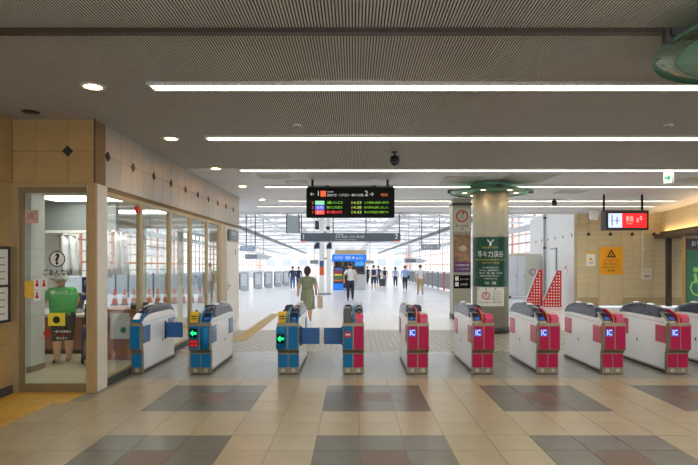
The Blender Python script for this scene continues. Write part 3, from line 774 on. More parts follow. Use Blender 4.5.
    # sensor windows on both flanks
    for s in (-1, 1):
        for ya, yb_ in ((.10, .36), (1.16, 1.42)):
            gpart('side_window', (s, ya, W), lambda: MB().box(min(s*(h-.008), s*(h+.004)), max(s*(h-.008), s*(h+.004)), ya, yb_, .44, .69, bev=.003), CL[side], t)
        gpart('side_seam', (s, W), lambda: MB().box(min(s*(h-.008), s*(h-.003)), max(s*(h-.008), s*(h-.003)), .15, 1.40, .735, .741), grey, t)
        gpart('key_lock', (s, W), lambda: MB().box(min(s*(h-.008), s*(h-.003)), max(s*(h-.008), s*(h-.003)), .88, .91, .36, .41), darkgrey, t)
    for s, yy in flaps:
        f0, f1 = (h-.004, h+.285) if s > 0 else (-h-.285, -h+.004)
        gpart('flap', (s, yy, W), lambda: MB().box(f0, f1, yy-.012, yy+.012, .40, .645, bev=.006), flapm, t)
        gpart('flap_hinge', (s, yy, W), lambda: MB().tube([(s*(h+.006), yy, .38), (s*(h+.006), yy, .665)], .018, 10), dark, t)
    return t
def ic_sign(t, x=-.085):
    o = obj('card_sign', MB().box(x-.052, x+.048, -.010, -.0065, .56, .66), L_ic, t)
    text('IC', .115, L_icw, o, (x-.002, -.012, .61), fit=.07, bold=.008)
def arrow_sign(t, x, z, par=None):
    o = obj('arrow_screen', MB().box(x-.055, x+.055, -.020, -.014, z-.065, z+.065), ledk, t)
    obj('arrow', MB().add([(x-.045,-.022,z),(x-.005,-.022,z-.045),(x-.005,-.022,z-.016),(x+.045,-.022,z-.016),(x+.045,-.022,z+.016),(x-.005,-.022,z+.016),(x-.005,-.022,z+.045)], [(0,1,2,3,4,5,6)]), L_arrow, o)

GX = lambda px: (px-354)/69.2
g1 = gate(-3.165, 'narrow blue-fronted ticket gate against the office window', 'b', 'b', 'b', W=.16, flaps=((1, 1.0),))
g2 = gate(GX(199.3), 'blue ticket gate with green arrow and red panel, second from the office', 'b', 'b', 'b')
obj('bulge', MB().tube([(.08,.0,.375),(.08,.0,.685)], .062, 14), blue, g2)
obj('stop_screen', MB().box(-.14,-.02,-.012,-.006,.40,.515), ledk, g2)
q = MB()
for i in range(2):
    for j in range(2): q.box(-.128+.055*i, -.08+.055*i, -.015, -.012, .408+.053*j, .453+.053*j)
obj('stop_lamp', q, emit_mat('stop_red', (170,16,24), .7), g2)
arrow_sign(g2, -.08, .605)
g3 = gate(GX(287.7), 'blue ticket gate with green arrow and flap closing its right side', 'b', 'b', 'b', flaps=((1, .30),))
q = MB().tube([(-.095,.03,.375),(-.095,.03,.69)], .078, 16); obj('bulge', q, blue, g3)
o = obj('arrow_screen', MB().box(-.15,-.04,-.056,-.046,.46,.60, bev=.004), ledk, g3)
z = .53; x = -.095
obj('arrow', MB().add([(x-.045,-.058,z),(x-.005,-.058,z-.045),(x-.005,-.058,z-.016),(x+.045,-.058,z-.016),(x+.045,-.058,z+.016),(x-.005,-.058,z+.016),(x-.005,-.058,z+.045)], [(0,1,2,3,4,5,6)]), L_arrow, o)
g4 = gate(GX(353.2), 'half blue half crimson ticket gate with red no-entry mark', 'b', 'p', 'b', flaps=((-1, .30),))
q = obj('no_entry', MB().disc((-.078,-.009,.585), .05), txtr, g4); obj('no_entry_bar', MB().box(-.112,-.044,-.0115,-.0092,.573,.597), paper, q)
labs = ['crimson ticket gate standing right of the half blue gate', 'crimson ticket gate in front of the square pillar and round column', 'crimson ticket gate in front of the red polka-dot stands',
        'crimson ticket gate below the yellow warning sign', 'crimson ticket gate second from the right edge, before the green toilet sign']
for px, lab in zip((418.2, 483.8, 549.5, 615, 680.5), labs):
    g = gate(GX(px), lab, 'p', 'p', 'p', face='L'); ic_sign(g)
gate(GX(746), 'ticket gate cut off by the right edge of the picture', 'p', 'p', 'p', face='L')

# ================================================================ SIGNS AND FITTINGS ON THE RIGHT WALL
def RXw(px): return (px-354)/526*YR
def RZw(py): return CAMH+(260.6-py)/526*YR
ww = MB().box(RXw(599), RXw(622), -.025, -.001, RZw(274.5), RZw(247))
t = tag(obj('warning_sign', ww, mat('sign_amber', (238,166,22), .45, var=.03), None, (0, YR-.035, 0)), 'large amber warning sign with triangle and text on the service door', 'sign')
xm, zt = RXw(610.5), RZw(254)
q = MB()
for r0, r1 in ((.20, .155),):
    o_ = [(xm+r0*math.cos(PI/2+2*PI*k/3), -.03, zt-.02+r0*math.sin(PI/2+2*PI*k/3)) for k in range(3)]
    i_ = [(xm+r1*.72*math.cos(PI/2+2*PI*k/3), -.03, zt-.02+r1*.72*math.sin(PI/2+2*PI*k/3)) for k in range(3)]
    q.add(o_+i_, [(0,1,4,3),(1,2,5,4),(2,0,3,5)])
q.bar((xm,-.03,zt+.03), (xm,-.03,zt-.05), .03, .004); q.disc((xm,-.03,zt-.075), .016)
obj('triangle', q, txtk, t)
for i, s in enumerate(('ここは出口では', 'ありません。', '改札機の中へお戻りください', '係員')):
    text(s, .085, txtk if i != 0 else txtr, t, (xm, -.03, RZw(260.5+3.4*i)), fit=(.62,.5,.66,.3)[i])
t = tag(obj('small_sign', MB().box(8.52, 8.84, -.014, -.001, RZw(266), RZw(254)), paper, None, (0, YR-.0, 0)), 'small white warning sheet with yellow head beside the amber sign', 'sign')
obj('header', MB().box(8.50, 8.87, -.018, -.0145, RZw(254), RZw(252.3)), yellow, t)
obj('symbol', MB().poly([(8.6,-.017,1.66),(8.76,-.017,1.66),(8.68,-.017,1.8)]), mat('amber2', (230,160,30), .5), t)
text('注意', .09, txtk, t, (8.68,-.016,1.56))
t = thing('control_box', 'pale metal control box with conduit on the beige wall', 'control box', (RXw(645), YR, RZw(280.5)))
obj('case', MB().box(-.21,.21,-.1,-.001,0,.55, bev=.008), mat('box_beige', (204,192,160), .5), t)
obj('cover', MB().box(-.17,.17,-.108,-.1,.05,.45), mat('box_pale', (222,216,198), .5), t)
q = MB()
for k in range(3): q.lathe([(.03,0),(.03,.012)], 10, (-.08+.08*k, -.11, .28))
obj('button', MB().ball((-.07,-.112,.32), .03, .012, .03).ball((.05,-.112,.32), .025, .012, .025).box(-.1,.1,-.112,-.108,.12,.2), grey, t)
obj('lamp', MB().ball((-.09,-.112,.4), .022, .012, .022), txtr, t)
obj('conduit', MB().tube([(-.1,-.03,.5),(-.1,-.03,2.05)], .022, 8).ball((-.1,-.03,1.15), .055, .028, .07), white, t)
t = thing('toilet_sign', 'tall green toilet sign with pale pictogram at the right edge', 'sign', (10.72, 16.98, 0))
obj('board', MB().box(0,1.5,-.05,.0,.3,1.98), mat('toilet_green', (10,92,58), .4, emit=.05), t)
obj('header', MB().box(0,1.5,-.052,.0,1.99,2.36), mat('toilet_brown', (52,42,36), .4), t)
text('お手洗', .2, txtw, t, (.12,-.056,2.19), align='LEFT', fit=.5)
lg = mat('toilet_lime', (128,196,72), .4, emit=.05)
q = MB().ball((.27,-.05,1.36), .09, .012, .09).bar((.25,-.055,1.24), (.29,-.055,.92), .1, .01).bar((.27,-.055,.94), (.62,-.055,.90), .09, .01).bar((.60,-.055,.92), (.68,-.055,.55), .08, .01).bar((.27,-.055,1.14), (.5,-.055,1.12), .05, .01)
q.ring((.36,-.056,.78), .22, .27)
obj('symbol', q, lg, t)

# ---- lockers and red polka-dot stands
t = thing('locker_cabinet', 'pale grey metal cabinet standing against the white wall', 'cabinet', (7.42, 25.2, hallz(25.2)))
obj('body', MB().box(-.02,1.52,0,1.0,.1,2.12, bev=.01), mat('locker_beige', (206,202,188), .45), t)
for k in range(2): 
    x0 = .0+.4*k
    dd = obj('door', MB().box(x0+.01, x0+.39, -.02, .0, .13, 2.0, bev=.004), mat('locker_pale', (214,218,224), .4), t)
    obj('handle', MB().box(x0+.33, x0+.355, -.04, -.02, .95, 1.15), grey, dd)
obj('emblem', MB().ring((1.15,-.004,1.25), .12, .17).ring((.98,-.004,1.3), .07, .09).bar((1.05,-.004,1.28), (1.3,-.004,1.22), .03, .004), mat('emblem_mauve', (160,120,140), .5), t)
for x, y in ((.06,.06),(1.44,.06),(.06,.94),(1.44,.94)): obj('foot', MB().box(x-.05,x+.05,y-.05,y+.05,0,.1), dark, t)
def dot_stand(x, y, h, wd, rz, lab):
    t = thing('polka_dot_stand', lab, 'stand', (x, y, hallz(y)), rz, 'red polka-dot stands')
    # leaning wedge: tall on the right, sloping down to the left, with a red dotted cover
    obj('cover', MB().prism([(-wd/2,0),(wd/2,0),(wd/2,h),(wd/2-.14,h),(-wd/2,.22)], -.14, .14, 'y', bev=.012), red, t)
    q = MB()
    for i in range(9):
        for j in range(15):
            dx = -wd/2+.06+.095*i; dz = .06+.11*j
            top = .22+(h-.22)*min(1, max(0, (dx+wd/2)/(wd-.14)))
            if dx < wd/2-.03 and dz < top-.06: q.disc((dx, -.146, dz), .026, 8)
    obj('dots', q, txtw, t)['kind'] = 'stuff'
    obj('panel', MB().add([(-wd/2-.01,-.11,.24),(wd/2-.155,-.11,h-.02),(wd/2-.155,.11,h-.02),(-wd/2-.01,.11,.24)], [(0,1,2,3)]).add([(-wd/2-.025,-.11,.25),(wd/2-.17,-.11,h-.01),(wd/2-.17,.11,h-.01),(-wd/2-.025,.11,.25)], [(3,2,1,0)]), paper, t)
dot_stand(7.02, 20.45, 1.40, .56, -.2, 'red polka-dot triangular stand next to the pale cabinet')
dot_stand(7.52, 19.95, 1.36, .62, -.2, 'red polka-dot triangular stand nearer the white wall')
sg = tag(obj('wall_plate', MB().box(-.03,-.001,1.0,1.3,1.1,1.5), paper, None, WL, (0,0,WA)), 'small white plate with red mark on the white wall', 'sign')
obj('symbol', MB().box(-.035,-.03,1.08,1.22,1.3,1.45), txtr, sg)
t = thing('drain_pipe', 'grey pipe running up the white side wall', 'pipe', (WL[0], WL[1], 0), WA)
obj('pipe', MB().tube([(-.075,4.9,-.1),(-.075,4.9,3.95)], .05, 10), grey, t)
obj('clamp', MB().box(-.13,-.002,4.83,4.97,2.2,2.28).box(-.13,-.002,4.83,4.97,3.6,3.68), darkgrey, t)

# ================================================================ NOTICE BOARD ON THE LEFT WALL
t = thing('notice_board', 'black framed notice board on the left wall', 'notice board', (-4.27, 5.2, 0))
obj('frame', MB().box(0,.035,0,1.29,.90,.93).box(0,.035,0,1.29,1.79,1.82).box(0,.035,0,.03,.9,1.82).box(0,.035,1.26,1.29,.9,1.82).box(0,.035,0,1.29,1.33,1.36), dark, t)
sh = obj('sheet', MB().box(0,.02,.03,1.26,.93,1.33).box(0,.02,.03,1.26,1.36,1.79), paper, t)
for k in range(9): obj('print_line', MB().box(.02,.022,.1,1.2,1.0+.085*k,1.015+.085*k), grey, t)

# ================================================================ INSIDE THE OFFICE
wood = mat('counter_wood', (158,96,66), .4, var=.12, scale=5)
t = thing('service_counter', 'reddish wooden service counter with white top inside the office', 'counter', (-5.4, 9.3, 0))
obj('front_panel', MB().box(-1.5,1.05,0,.04,.08,.66).box(1.0,1.05,.0,1.2,.08,.66), wood, t)
for k in range(4): obj('panel_seam', MB().box(-.9+.5*k,-.885+.5*k,-.004,.0,.1,.64), brownrail, t)
obj('kick', MB().box(-1.5,1.03,.02,1.2,0,.08), dark, t)
obj('worktop', MB().box(-1.52,1.1,-.1,1.2,.66,.71, bev=.006), white, t)
t = thing('desk_terminal', 'grey desk terminal with screen on the office counter', 'computer', (-5.15, 9.55, .71))
obj('base', MB().box(-.2,.2,-.12,.16,0,.07, bev=.01), grey, t)
obj('screen', MB().prism([(.02,.05),(.08,.05),(.2,.34),(.14,.35)], -.19, .19, 'x', bev=.008), darkgrey, t)
t = thing('wooden_cabinet', 'low reddish wooden cabinet behind the office window by the narrow gate', 'cabinet', (-4.35, 8.75, 0))
obj('body', MB().box(-.1,.85,0,.38,.0,.80, bev=.008), mat('cabinet_wood', (190,120,84), .4, var=.12, scale=5), t)
obj('top', MB().box(-.13,.88,-.03,.41,.80,.84), mat('cabinet_top', (170,110,80), .4), t)
obj('notice', MB().box(.3,.62,-.015,-.001,.35,.78), paper, t)
obj('mark', MB().disc((.52,-.017,.5), .05), mat('mark_green', (60,150,110), .5), t)
obj('box', MB().box(.62,.82,.02,.3,.84,.95, bev=.01), darkgrey, t)
t = thing('partition', 'white partition edge just inside the office door', 'partition', (-4.83, 7.75, 0))
obj('panel', MB().box(-.07,.07,0,.35,.0,2.72, bev=.006), mat('partition_white', (222,226,224), .45), t)
obj('foot', MB().box(-.075,.075,-.005,.355,0,.09), silver, t)
t = thing('ceiling_panel_light', 'square panel light in the office ceiling', 'light', (-4.6, 8.9, 2.72))
obj('frame', MB().box(-.65,.65,-.4,.4,-.02,.004), white, t)
obj('diffuser', MB().box(-.61,.61,-.36,.36,-.028,-.02), emit_mat('office_lamp', (255,250,236), 9), t)
t = thing('ceiling_panel_light', 'farther square panel light in the office ceiling', 'light', (-4.6, 11.3, 2.72))
obj('frame', MB().box(-.65,.65,-.4,.4,-.02,.004), white, t)
obj('diffuser', MB().box(-.61,.61,-.36,.36,-.028,-.02), MATS['office_lamp'], t)
t = thing('bulkhead', 'dark grey bulkhead hanging above the office counter', 'bulkhead', (-5.3, 9.5, 2.2))
obj('panel', MB().box(-1.9,1.0,0,.12,-.0,.52), mat('bulkhead_grey', (134,142,144), .35), t)
obj('lower_edge', MB().box(-1.9,1.0,-.02,.14,-.05,0), white, t)
def sheet(x, y, z0, z1, wd, lab):
    V_ = []; F_ = []; n_ = 16
    for i in range(n_+1):
        u = i/n_
        for j in range(5):
            s_ = j/4; V_.append((wd*(u-.5)*(1-.25*s_), .05*math.sin(u*15+j*.6)*(1-.5*s_), z0+(z1-z0)*s_))
    for i in range(n_):
        for j in range(4): F_.append((i*5+j, (i+1)*5+j, (i+1)*5+j+1, i*5+j+1))
    t = thing('hanging_sheet', lab, 'sheet', (x, y, 0))
    o = obj('cloth', MB().add(V_, F_, 0, True), mat('clear_vinyl', (226,230,238), .3, var=.04), t); md = o.modifiers.new('th', 'SOLIDIFY'); md.thickness = .006
    obj('rail', MB().tube([(-wd/2,0,z1),(wd/2,0,z1)], .012, 8), silver, t)
    obj('cord', MB().tube([(-wd*.3,0,z1),(-wd*.3,0,2.2)], .004, 6).tube([(wd*.3,0,z1),(wd*.3,0,2.2)], .004, 6), grey, t)
sheet(-5.12, 9.45, 1.38, 2.1, .42, 'narrow white vinyl sheet hanging over the counter')
sheet(-4.55, 9.42, 1.35, 2.18, .40, 'middle white vinyl sheet hanging over the counter')
sheet(-4.2, 9.46, 1.4, 2.16, .30, 'right white vinyl sheet hanging over the counter')

# ================================================================ PLATFORM HALL
steel = mat('hall_steel', (206,207,212), .5)
steeld = mat('hall_steel_dark', (96,98,104), .5)
# roof: translucent sheet on white trusses
rm = bpy.data.materials.new('roof_sheet'); rm.use_nodes = True
nt = rm.node_tree; N = nt.nodes; N.remove(N['Principled BSDF'])
tl = N.new('ShaderNodeBsdfTranslucent'); tl.inputs[0].default_value = (ROOFLIT, ROOFLIT, ROOFLIT, 1)
df = N.new('ShaderNodeBsdfDiffuse'); df.inputs[0].default_value = (.8, .8, .8, 1)
mx = N.new('ShaderNodeMixShader'); mx.inputs[0].default_value = .4
nt.links.new(tl.outputs[0], mx.inputs[1]); nt.links.new(df.outputs[0], mx.inputs[2]); nt.links.new(mx.outputs[0], N['Material Output'].inputs['Surface'])
mb = MB()
a = [PL(-13, 19.5, 4.6), PL(0, 19.5, 5.6), PL(11, 19.5, 4.6), PL(-13, 95, 4.6), PL(0, 95, 5.6), PL(11, 95, 4.6)]
mb.add(a, [(0,1,4,3),(1,2,5,4)])
roof = struct(obj('ceiling', mb, rm), 'pale translucent platform roof on white steel trusses')
for i, v in enumerate((24, 27.5, 31, 35, 39, 44, 50, 57, 65, 75)):
    m_ = MB(); zb, zt = 4.1, 5.0
    m_.bar(PL(-12.5, v, zb), PL(10.5, v, zb), .1, .12); m_.bar(PL(-12.5, v, zt-.5), PL(0, v, zt+.5), .08, .1); m_.bar(PL(0, v, zt+.5), PL(10.5, v, zt-.5), .08, .1)
    tr = obj('truss', m_, steel, roof)
    for k in range(14):
        u0 = -12.5+23*k/14; u1 = u0+23/14
        zt0 = zt+.5-abs(u0+0)*.08; zt1 = zt+.5-abs(u1)*.08
        obj('brace', MB().bar(PL(u0, v, zb if k % 2 else zt0), PL(u1, v, zt1 if k % 2 else zb), .04), steel if k % 3 else grey, tr)
for u, zz, mm in ((-6.3, 3.85, steeld), (6.3, 3.85, steeld), (-3, 4.25, steel), (3, 4.25, steel), (-9.5, 3.6, steel), (9.2, 3.6, steel)):
    obj('eave_beam', MB().bar(PL(u, 19.6 if u < 9 else 29.2, zz), PL(u, 92, zz), .16, .2), mm, roof)
for u in (-4.6, -1.5, 1.5, 4.6):
    for k in range(8):
        v = 22+5.5*k
        obj('tube_light', MB().bar(PL(u, v, 3.95), PL(u, v+2.4, 3.95), .1, .06), white, roof)

# platform edge housings left, fence right
def housing(x, y, lab, rz=0):
    t = thing('platform_gate_housing', lab, 'platform gate', (x, y, hallz(y)), rz, 'platform gate housings at the left')
    obj('body', MB().box(-.23,.23,0,.5,0,1.15, bev=.02), mat('housing_silver', (176,182,190), .35, metal=.2), t)
    obj('door_edge', MB().box(-.31,-.23,.05,.4,.05,1.1), darkgrey, t)
    obj('top_cover', MB().box(-.25,.25,-.01,.51,1.15,1.2), white, t)
    obj('panel', MB().box(-.18,.18,-.012,.0,.3,1.05), mat('housing_pale', (210,214,220), .4), t)
for i, (x, y) in enumerate(((-6.95,33.2),(-6.6,36.1),(-6.15,37.8),(-5.7,39.5),(-5.3,41.2))):
    housing(x, y, nthw[i]+' silver platform gate housing along the left platform edge')
t = thing('platform_fence', 'silver slatted platform fence along the right platform edge', 'fence', (0,0,0))
for k in range(12):
    v0 = 27.5+2.1*k
    p, q2 = PL(6.4, v0), PL(6.4, v0+2.0)
    obj('panel', MB().bar(p+Vector((0,0,.6)), q2+Vector((0,0,.6)), .06, 1.0), mat('fence_silver', (186,190,196), .35, metal=.3), t)
    obj('post', MB().bar(p+Vector((-.05,0,0)), p+Vector((-.05,0,1.2)), .1), orange if k == 3 else grey, t)
    for s in range(8):
        e = PL(6.36, v0+.2+.22*s); obj('slat', MB().bar(e+Vector((0,0,.15)), e+Vector((0,0,1.05)), .025), grey, t)
    obj('rail', MB().bar(p+Vector((0,0,1.15)), q2+Vector((0,0,1.15)), .07), white, t)

# outer walls of the hall: parapet, posts with reddish bracing, orange handrail
postm = mat('post_pinkish', (206,140,118), .5)
for side, u in (('left', -13.5), ('right', 10.5)):
    v0 = 14.95 if side == 'left' else 28.8
    m_ = MB(); a = PL(u, v0); b = PL(u, 92)
    m_.bar(a+Vector((0,0,.4)), b+Vector((0,0,.4)), .2, 1.2)
    ww_ = struct(obj('wall_track_'+side, m_, mat('parapet', (214,216,218), .6)), 'pale parapet beyond the %s track' % side)
    obj('handrail', MB().bar(a+Vector((0,0,1.75)), b+Vector((0,0,1.75)), .12, .1), mat('rail_orange', (226,140,90), .5), ww_)
    for zz in (2.3, 3.4): obj('cross_rail', MB().bar(a+Vector((0,0,zz)), b+Vector((0,0,zz)), .1, .07), mat('rail_blush', (226,190,176), .5), ww_)
    obj('lattice', MB().bar(a+Vector((0,0,1.3)), b+Vector((0,0,1.3)), .06, .05), grey, ww_)
    obj('cross_rail', MB().bar(a+Vector((0,0,2.9)), b+Vector((0,0,2.9)), .1, .08), postm, ww_)
    obj('eave_band', MB().bar(a+Vector((0,0,3.75)), b+Vector((0,0,3.75)), .12, .35), mat('eave_pale', (206,204,206), .6), ww_)
    k = 0; v = v0+.5
    while v < 88:
        p = PL(u, v); obj('post', MB().bar(p+Vector((0,0,-.2)), p+Vector((0,0,4.6)), .11), (postm, white, mat('post_pale', (222,206,200), .5))[k % 3], ww_); k += 1; v += 1.25
# buildings outside, far beyond the tracks
for x, y, wx, wy, h, c, lab in ((-34,40,14,16,9,(206,210,214),'pale office building beyond the left track'), (-30,66,12,14,13,(222,214,206),'cream block farther along the left track'),
                            (30,46,14,18,8,(196,212,226),'pale blue building seen right of the column'), (24,80,12,16,12,(216,216,214),'grey block far along the right track')):
    t = thing('building', lab, 'building', (x, y, -6))
    obj('wall', MB().box(-wx/2,wx/2,-wy/2,wy/2,0,h+6), mat('bld_%d' % x, c, .7), t)
    obj('roof', MB().box(-wx/2-.2,wx/2+.2,-wy/2-.2,wy/2+.2,h+6,h+6.4), grey, t)
    sx = 1 if x < 0 else -1
    wm = MB().box(-.02,.02,-.7,.7,0,1.3).mesh('window', mat('far_window', (190,198,206), .3))
    for i in range(5):
        for j in range(3): link('window', wm, t, (sx*(wx/2+.02), -wy/2+2+i*(wy-4)/4, 5.5+2.7*j))
t = thing('building', 'pale station building closing the far end of the platform', 'building', (-4, 108, -3))
obj('wall', MB().box(-16,16,0,10,0,9), mat('bld_end', (232,222,218), .7), t)
obj('roof', MB().box(-16.4,16.4,-.4,10.4,9,9.5), grey, t)
wm = MB().box(-.9,.9,-.03,0,0,1.4).mesh('window', MATS['far_window'])
for i in range(9):
    for j in range(2): link('window', wm, t, (-13+3.25*i, 0, 3.6+2.5*j))
struct(obj('ground', MB().box(-120,120,-30,220,-6.3,-6.0), mat('outside_ground', (168,166,160), .9)), 'street level below the station')

# hanging platform signs
def PX(px, d): return (px-354)/526*d
def PZ(py, d): return CAMH+(260.6-py)/526*d
def roofz(x, y):
    u = x+0.0266*max(0, y-12.6); return 5.6-(abs(u)/13 if u < 0 else u/11)+hallz(y)+.01
def hang_sign(name, lab, x0, x1, y0, y1, d, m, rods, ztop, depth=.12):
    t = thing(name, lab, 'sign', (0, d, 0))
    obj('board', MB().box(PX(x0,d), PX(x1,d), 0, depth, PZ(y1,d), PZ(y0,d), bev=.01), m, t)
    for px in rods: obj('rod', MB().tube([(PX(px,d), depth/2, PZ(y0,d)-.01), (PX(px,d), depth/2, roofz(PX(px,d), d))], .025, 8), darkgrey, t)
    return t
D = 24.6
t = hang_sign('platform_sign', 'wide dark grey hanging sign numbered 1 and 2', 300.5, 400.5, 233, 241.6, D, signgrey, (301.2, 333, 366, 399.5), 4.25)
text('1', .34, txtw, t, (PX(303.6,D), -.006, PZ(237.2,D)))
text('2', .34, txtw, t, (PX(396.3,D), -.006, PZ(236.6,D)))
text('大井町線', .09, txtw, t, (PX(335.6,D), -.006, PZ(234.6,D)), align='LEFT')
text('旗の台・自由が丘・二子玉川・溝の口方面', .13, txtw, t, (PX(335.6,D), -.006, PZ(237,D)), align='LEFT', fit=1.32)
text('for Hatanodai, Jiyugaoka, Futako-tamagawa', .06, txtw, t, (PX(335.6,D), -.006, PZ(239.6,D)), align='LEFT', fit=1.0)
for a, b in ((300.7, 307), (393.5, 400.3)): obj('line_colour', MB().box(PX(a,D), PX(b,D), -.005, .0, PZ(241.6,D), PZ(240.6,D)), orange, t)
t = hang_sign('grey_panel', 'plain grey hanging panel left of the wide platform sign', 286.5, 299, 215.5, 233, 22.6, mat('panel_grey', (150,160,164), .4), (287, 298.5), 4.25, .06)
obj('rim', MB().box(PX(286,22.6), PX(286.9,22.6), -.01, .07, PZ(233.3,22.6), PZ(215,22.6)).box(PX(298.7,22.6), PX(299.6,22.6), -.01, .07, PZ(233.3,22.6), PZ(215,22.6)), darkgrey, t)
t = hang_sign('direction_sign', 'blue-grey hanging sign over the left platform edge', 239.5, 255.5, 246, 250.8, 27, mat('sign_bluegrey', (150,170,190), .4), (246, 255), 4.2)
text('出口', .14, txtw, t, (PX(247,27), -.006, PZ(248.4,27)), fit=.5)
t = hang_sign('direction_sign', 'grey hanging sign with arrow over the right platform edge', 421, 440.5, 244, 249.8, 29, mat('sign_greyblue', (142,152,162), .4), (421.8, 439.6), 4.2)
text('出口 Exit', .17, txtw, t, (PX(428.5,29), -.006, PZ(246.9,29)), fit=.5); text('→', .26, txtw, t, (PX(437,29), -.006, PZ(246.9,29)))
def hang_monitor(x, y, z, lab, rz):
    t = thing('hanging_monitor', lab, 'monitor', (x, y, z), rz)
    obj('case', MB().prism([(-.7,0),(.5,-.0),(.75,.18),(.2,.3),(-.7,.3)], -.16, .16, 'y', bev=.015), mat('monitor_pale', (200,206,212), .4), t)
    obj('screen', MB().box(-.66,.0,-.168,-.16,.05,.26), mat('monitor_screen', (120,128,138), .2), t)
    for x_ in (-.4, .3): obj('rod', MB().tube([(x_,0,.29),(x_,0,roofz(x+x_, y)-z)], .02, 8), grey, t)
hang_monitor(PX(258,28), 28, PZ(259.5,28), 'white hanging monitor over the left platform edge', -.2)
hang_monitor(PX(415,33), 33, PZ(263,33), 'long white hanging monitor over the right platform edge', .15)
t = thing('direction_sign', 'small grey sign hanging beside the kiosk', 'sign', (PX(370,38), 38, 0))
obj('board', MB().box(-.28,.28,0,.08,PZ(263.5,38),PZ(260.5,38)), grey, t); obj('rod', MB().tube([(0,.04,PZ(260.5,38)),(0,.04,roofz(PX(370,38),38))], .02, 8), grey, t)
t = thing('direction_sign', 'small green-grey sign hanging left of the white platform column', 'sign', (PX(314,31), 31, 0))
obj('board', MB().box(-.24,.24,0,.08,PZ(263.8,31),PZ(260.2,31)), mat('sign_sage', (128,146,136), .5), t); obj('rod', MB().tube([(0,.04,PZ(260.5,31)),(0,.04,roofz(PX(314,31),31))], .02, 8), grey, t)
# speakers and signal lamps above the sign
for px, lab in ((317, 'left dark loudspeaker under the wide platform sign'), (329.2, 'right dark loudspeaker under the wide platform sign')):
    d = 24.68; s = -1 if px < 322 else 1
    t = thing('loudspeaker', lab, 'speaker', (PX(px,d), d, PZ(248.7,d)))
    pr = [(-s*.12,0),(s*-.12,.3),(s*.0,.29),(s*.1,.2),(s*.14,.0)] if s < 0 else [(-.14,0),(-.1,.2),(0,.29),(.12,.3),(.12,0)]
    obj('horn', MB().prism(pr, -.1, .1, 'y', bev=.01), mat('speaker_navy', (40,46,66), .4), t)
    obj('bracket', MB().box(-.02,.02,-.02,.02,.28,PZ(241.6,24.6)-PZ(248.7,d)-.0005), darkgrey, t)
for px, y0, y1, lab in ((317, 221, 229.5, 'black signal lamp above the wide sign, left of the column'), (328, 226.5, 229.6, 'small black camera above the wide sign, right of the column')):
    d = 25.0
    t = thing('signal_lamp', lab, 'signal', (PX(px,d), d, 0))
    obj('case', MB().box(-.09,.09,-.06,.08,PZ(y1,d),PZ(y0,d), bev=.01), dark, t)
    obj('hanger', MB().tube([(0,.02,PZ(y0,d)),(0,.02,roofz(PX(px,d),d))], .015, 6), grey, t)
    obj('lens', MB().ball((0,-.062,PZ((y0+y1)/2+1,d)), .05, .015, .05), mat('lens', (70,76,60), .2), t)
# white platform column
d = 28.3
t = thing('platform_column', 'white steel platform column with orange and blue poster', 'column', (PX(325,d), d, hallz(d)))
obj('shaft', MB().box(-.3,-.04,-.15,.15,0,4.6, bev=.02).box(.08,.3,-.1,.2,0,4.6, bev=.02), white, t)
obj('tie', MB().box(-.04,.08,-.05,.05,1.9,2.0).box(-.04,.08,-.05,.05,3.3,3.4), grey, t)
obj('poster', MB().box(-.28,-.06,-.165,-.151,1.05,1.5), orange, t)
obj('poster', MB().box(-.28,-.06,-.165,-.151,1.5,1.82), mat('poster_navy', (60,90,140), .5), t)
obj('foot', MB().box(-.33,.33,-.18,.23,0,.1), grey, t)

# kiosk
d = 34.5; kz = hallz(d)
t = thing('kiosk', 'small platform kiosk with bright blue shop sign', 'kiosk', (PX(349.5,d), d, kz))
obj('body', MB().box(-1.1,-1.0,0,1.6,0,2.25).box(1.0,1.1,0,1.6,0,2.25).box(-1.1,1.1,1.5,1.6,0,2.25).box(-1.1,1.1,.1,1.6,1.62+.65,2.35), mat('kiosk_white', (220,218,210), .5), t)
obj('roof_box', MB().box(-.95,1.1,.1,1.5,2.35,2.62), mat('kiosk_tan', (200,176,128), .5), t)
sgn = obj('sign', MB().box(-1.15,1.12,-.12,.1,1.86,2.30, bev=.01), mat('kiosk_blue', (24,120,226), .4, emit=.35), t)
text('お弁当・雑誌', .26, txtw, sgn, (-.45,-.13,2.08), fit=1.05)
text('✚', .22, txtw, sgn, (.25,-.13,2.08)); text('toks', .26, txtw, sgn, (.65,-.13,2.08), fit=.48)
obj('side_sign', MB().box(.35,.95,-.1,.0,1.55,1.85), mat('kiosk_blue2', (70,160,235), .4, emit=.25), t)
obj('counter', MB().box(.1,1.0,.05,.5,0,.95).box(.1,1.0,.05,.5,.95,1.0), mat('kiosk_grey', (200,204,206), .5), t)
for j in range(4): obj('shelf', MB().box(-1.0,1.0,.9,1.45,.35+.4*j,.38+.4*j), grey, t)
cols = ((220,120,60),(70,140,90),(220,200,80),(180,60,70),(90,110,180),(230,230,220))
for j in range(4):
    for k in range(9):
        obj('goods', MB().box(-.95+.21*k, -.80+.21*k, .95, 1.2, .38+.4*j, .38+.4*j+random.uniform(.16,.28), bev=.01), mat('goods_%d' % ((j*4+k) % 6), cols[(j*4+k) % 6], .5), t)
t = thing('magazine_rack', 'dark magazine rack standing at the kiosk front', 'rack', (PX(338.5,d), d-.5, hallz(d-.5)))
obj('frame', MB().box(-.3,.3,0,.4,0,1.5, bev=.01), mat('rack_dark', (44,50,60), .5), t)
for j in range(5): obj('magazine', MB().box(-.26,.26,-.02,.0,.55+.18*j,.69+.18*j), mat('mag_%d' % j, cols[j], .5), t)
obj('blue_front', MB().box(-.32,.32,-.03,.0,.02,.42), MATS['kiosk_blue'], t)

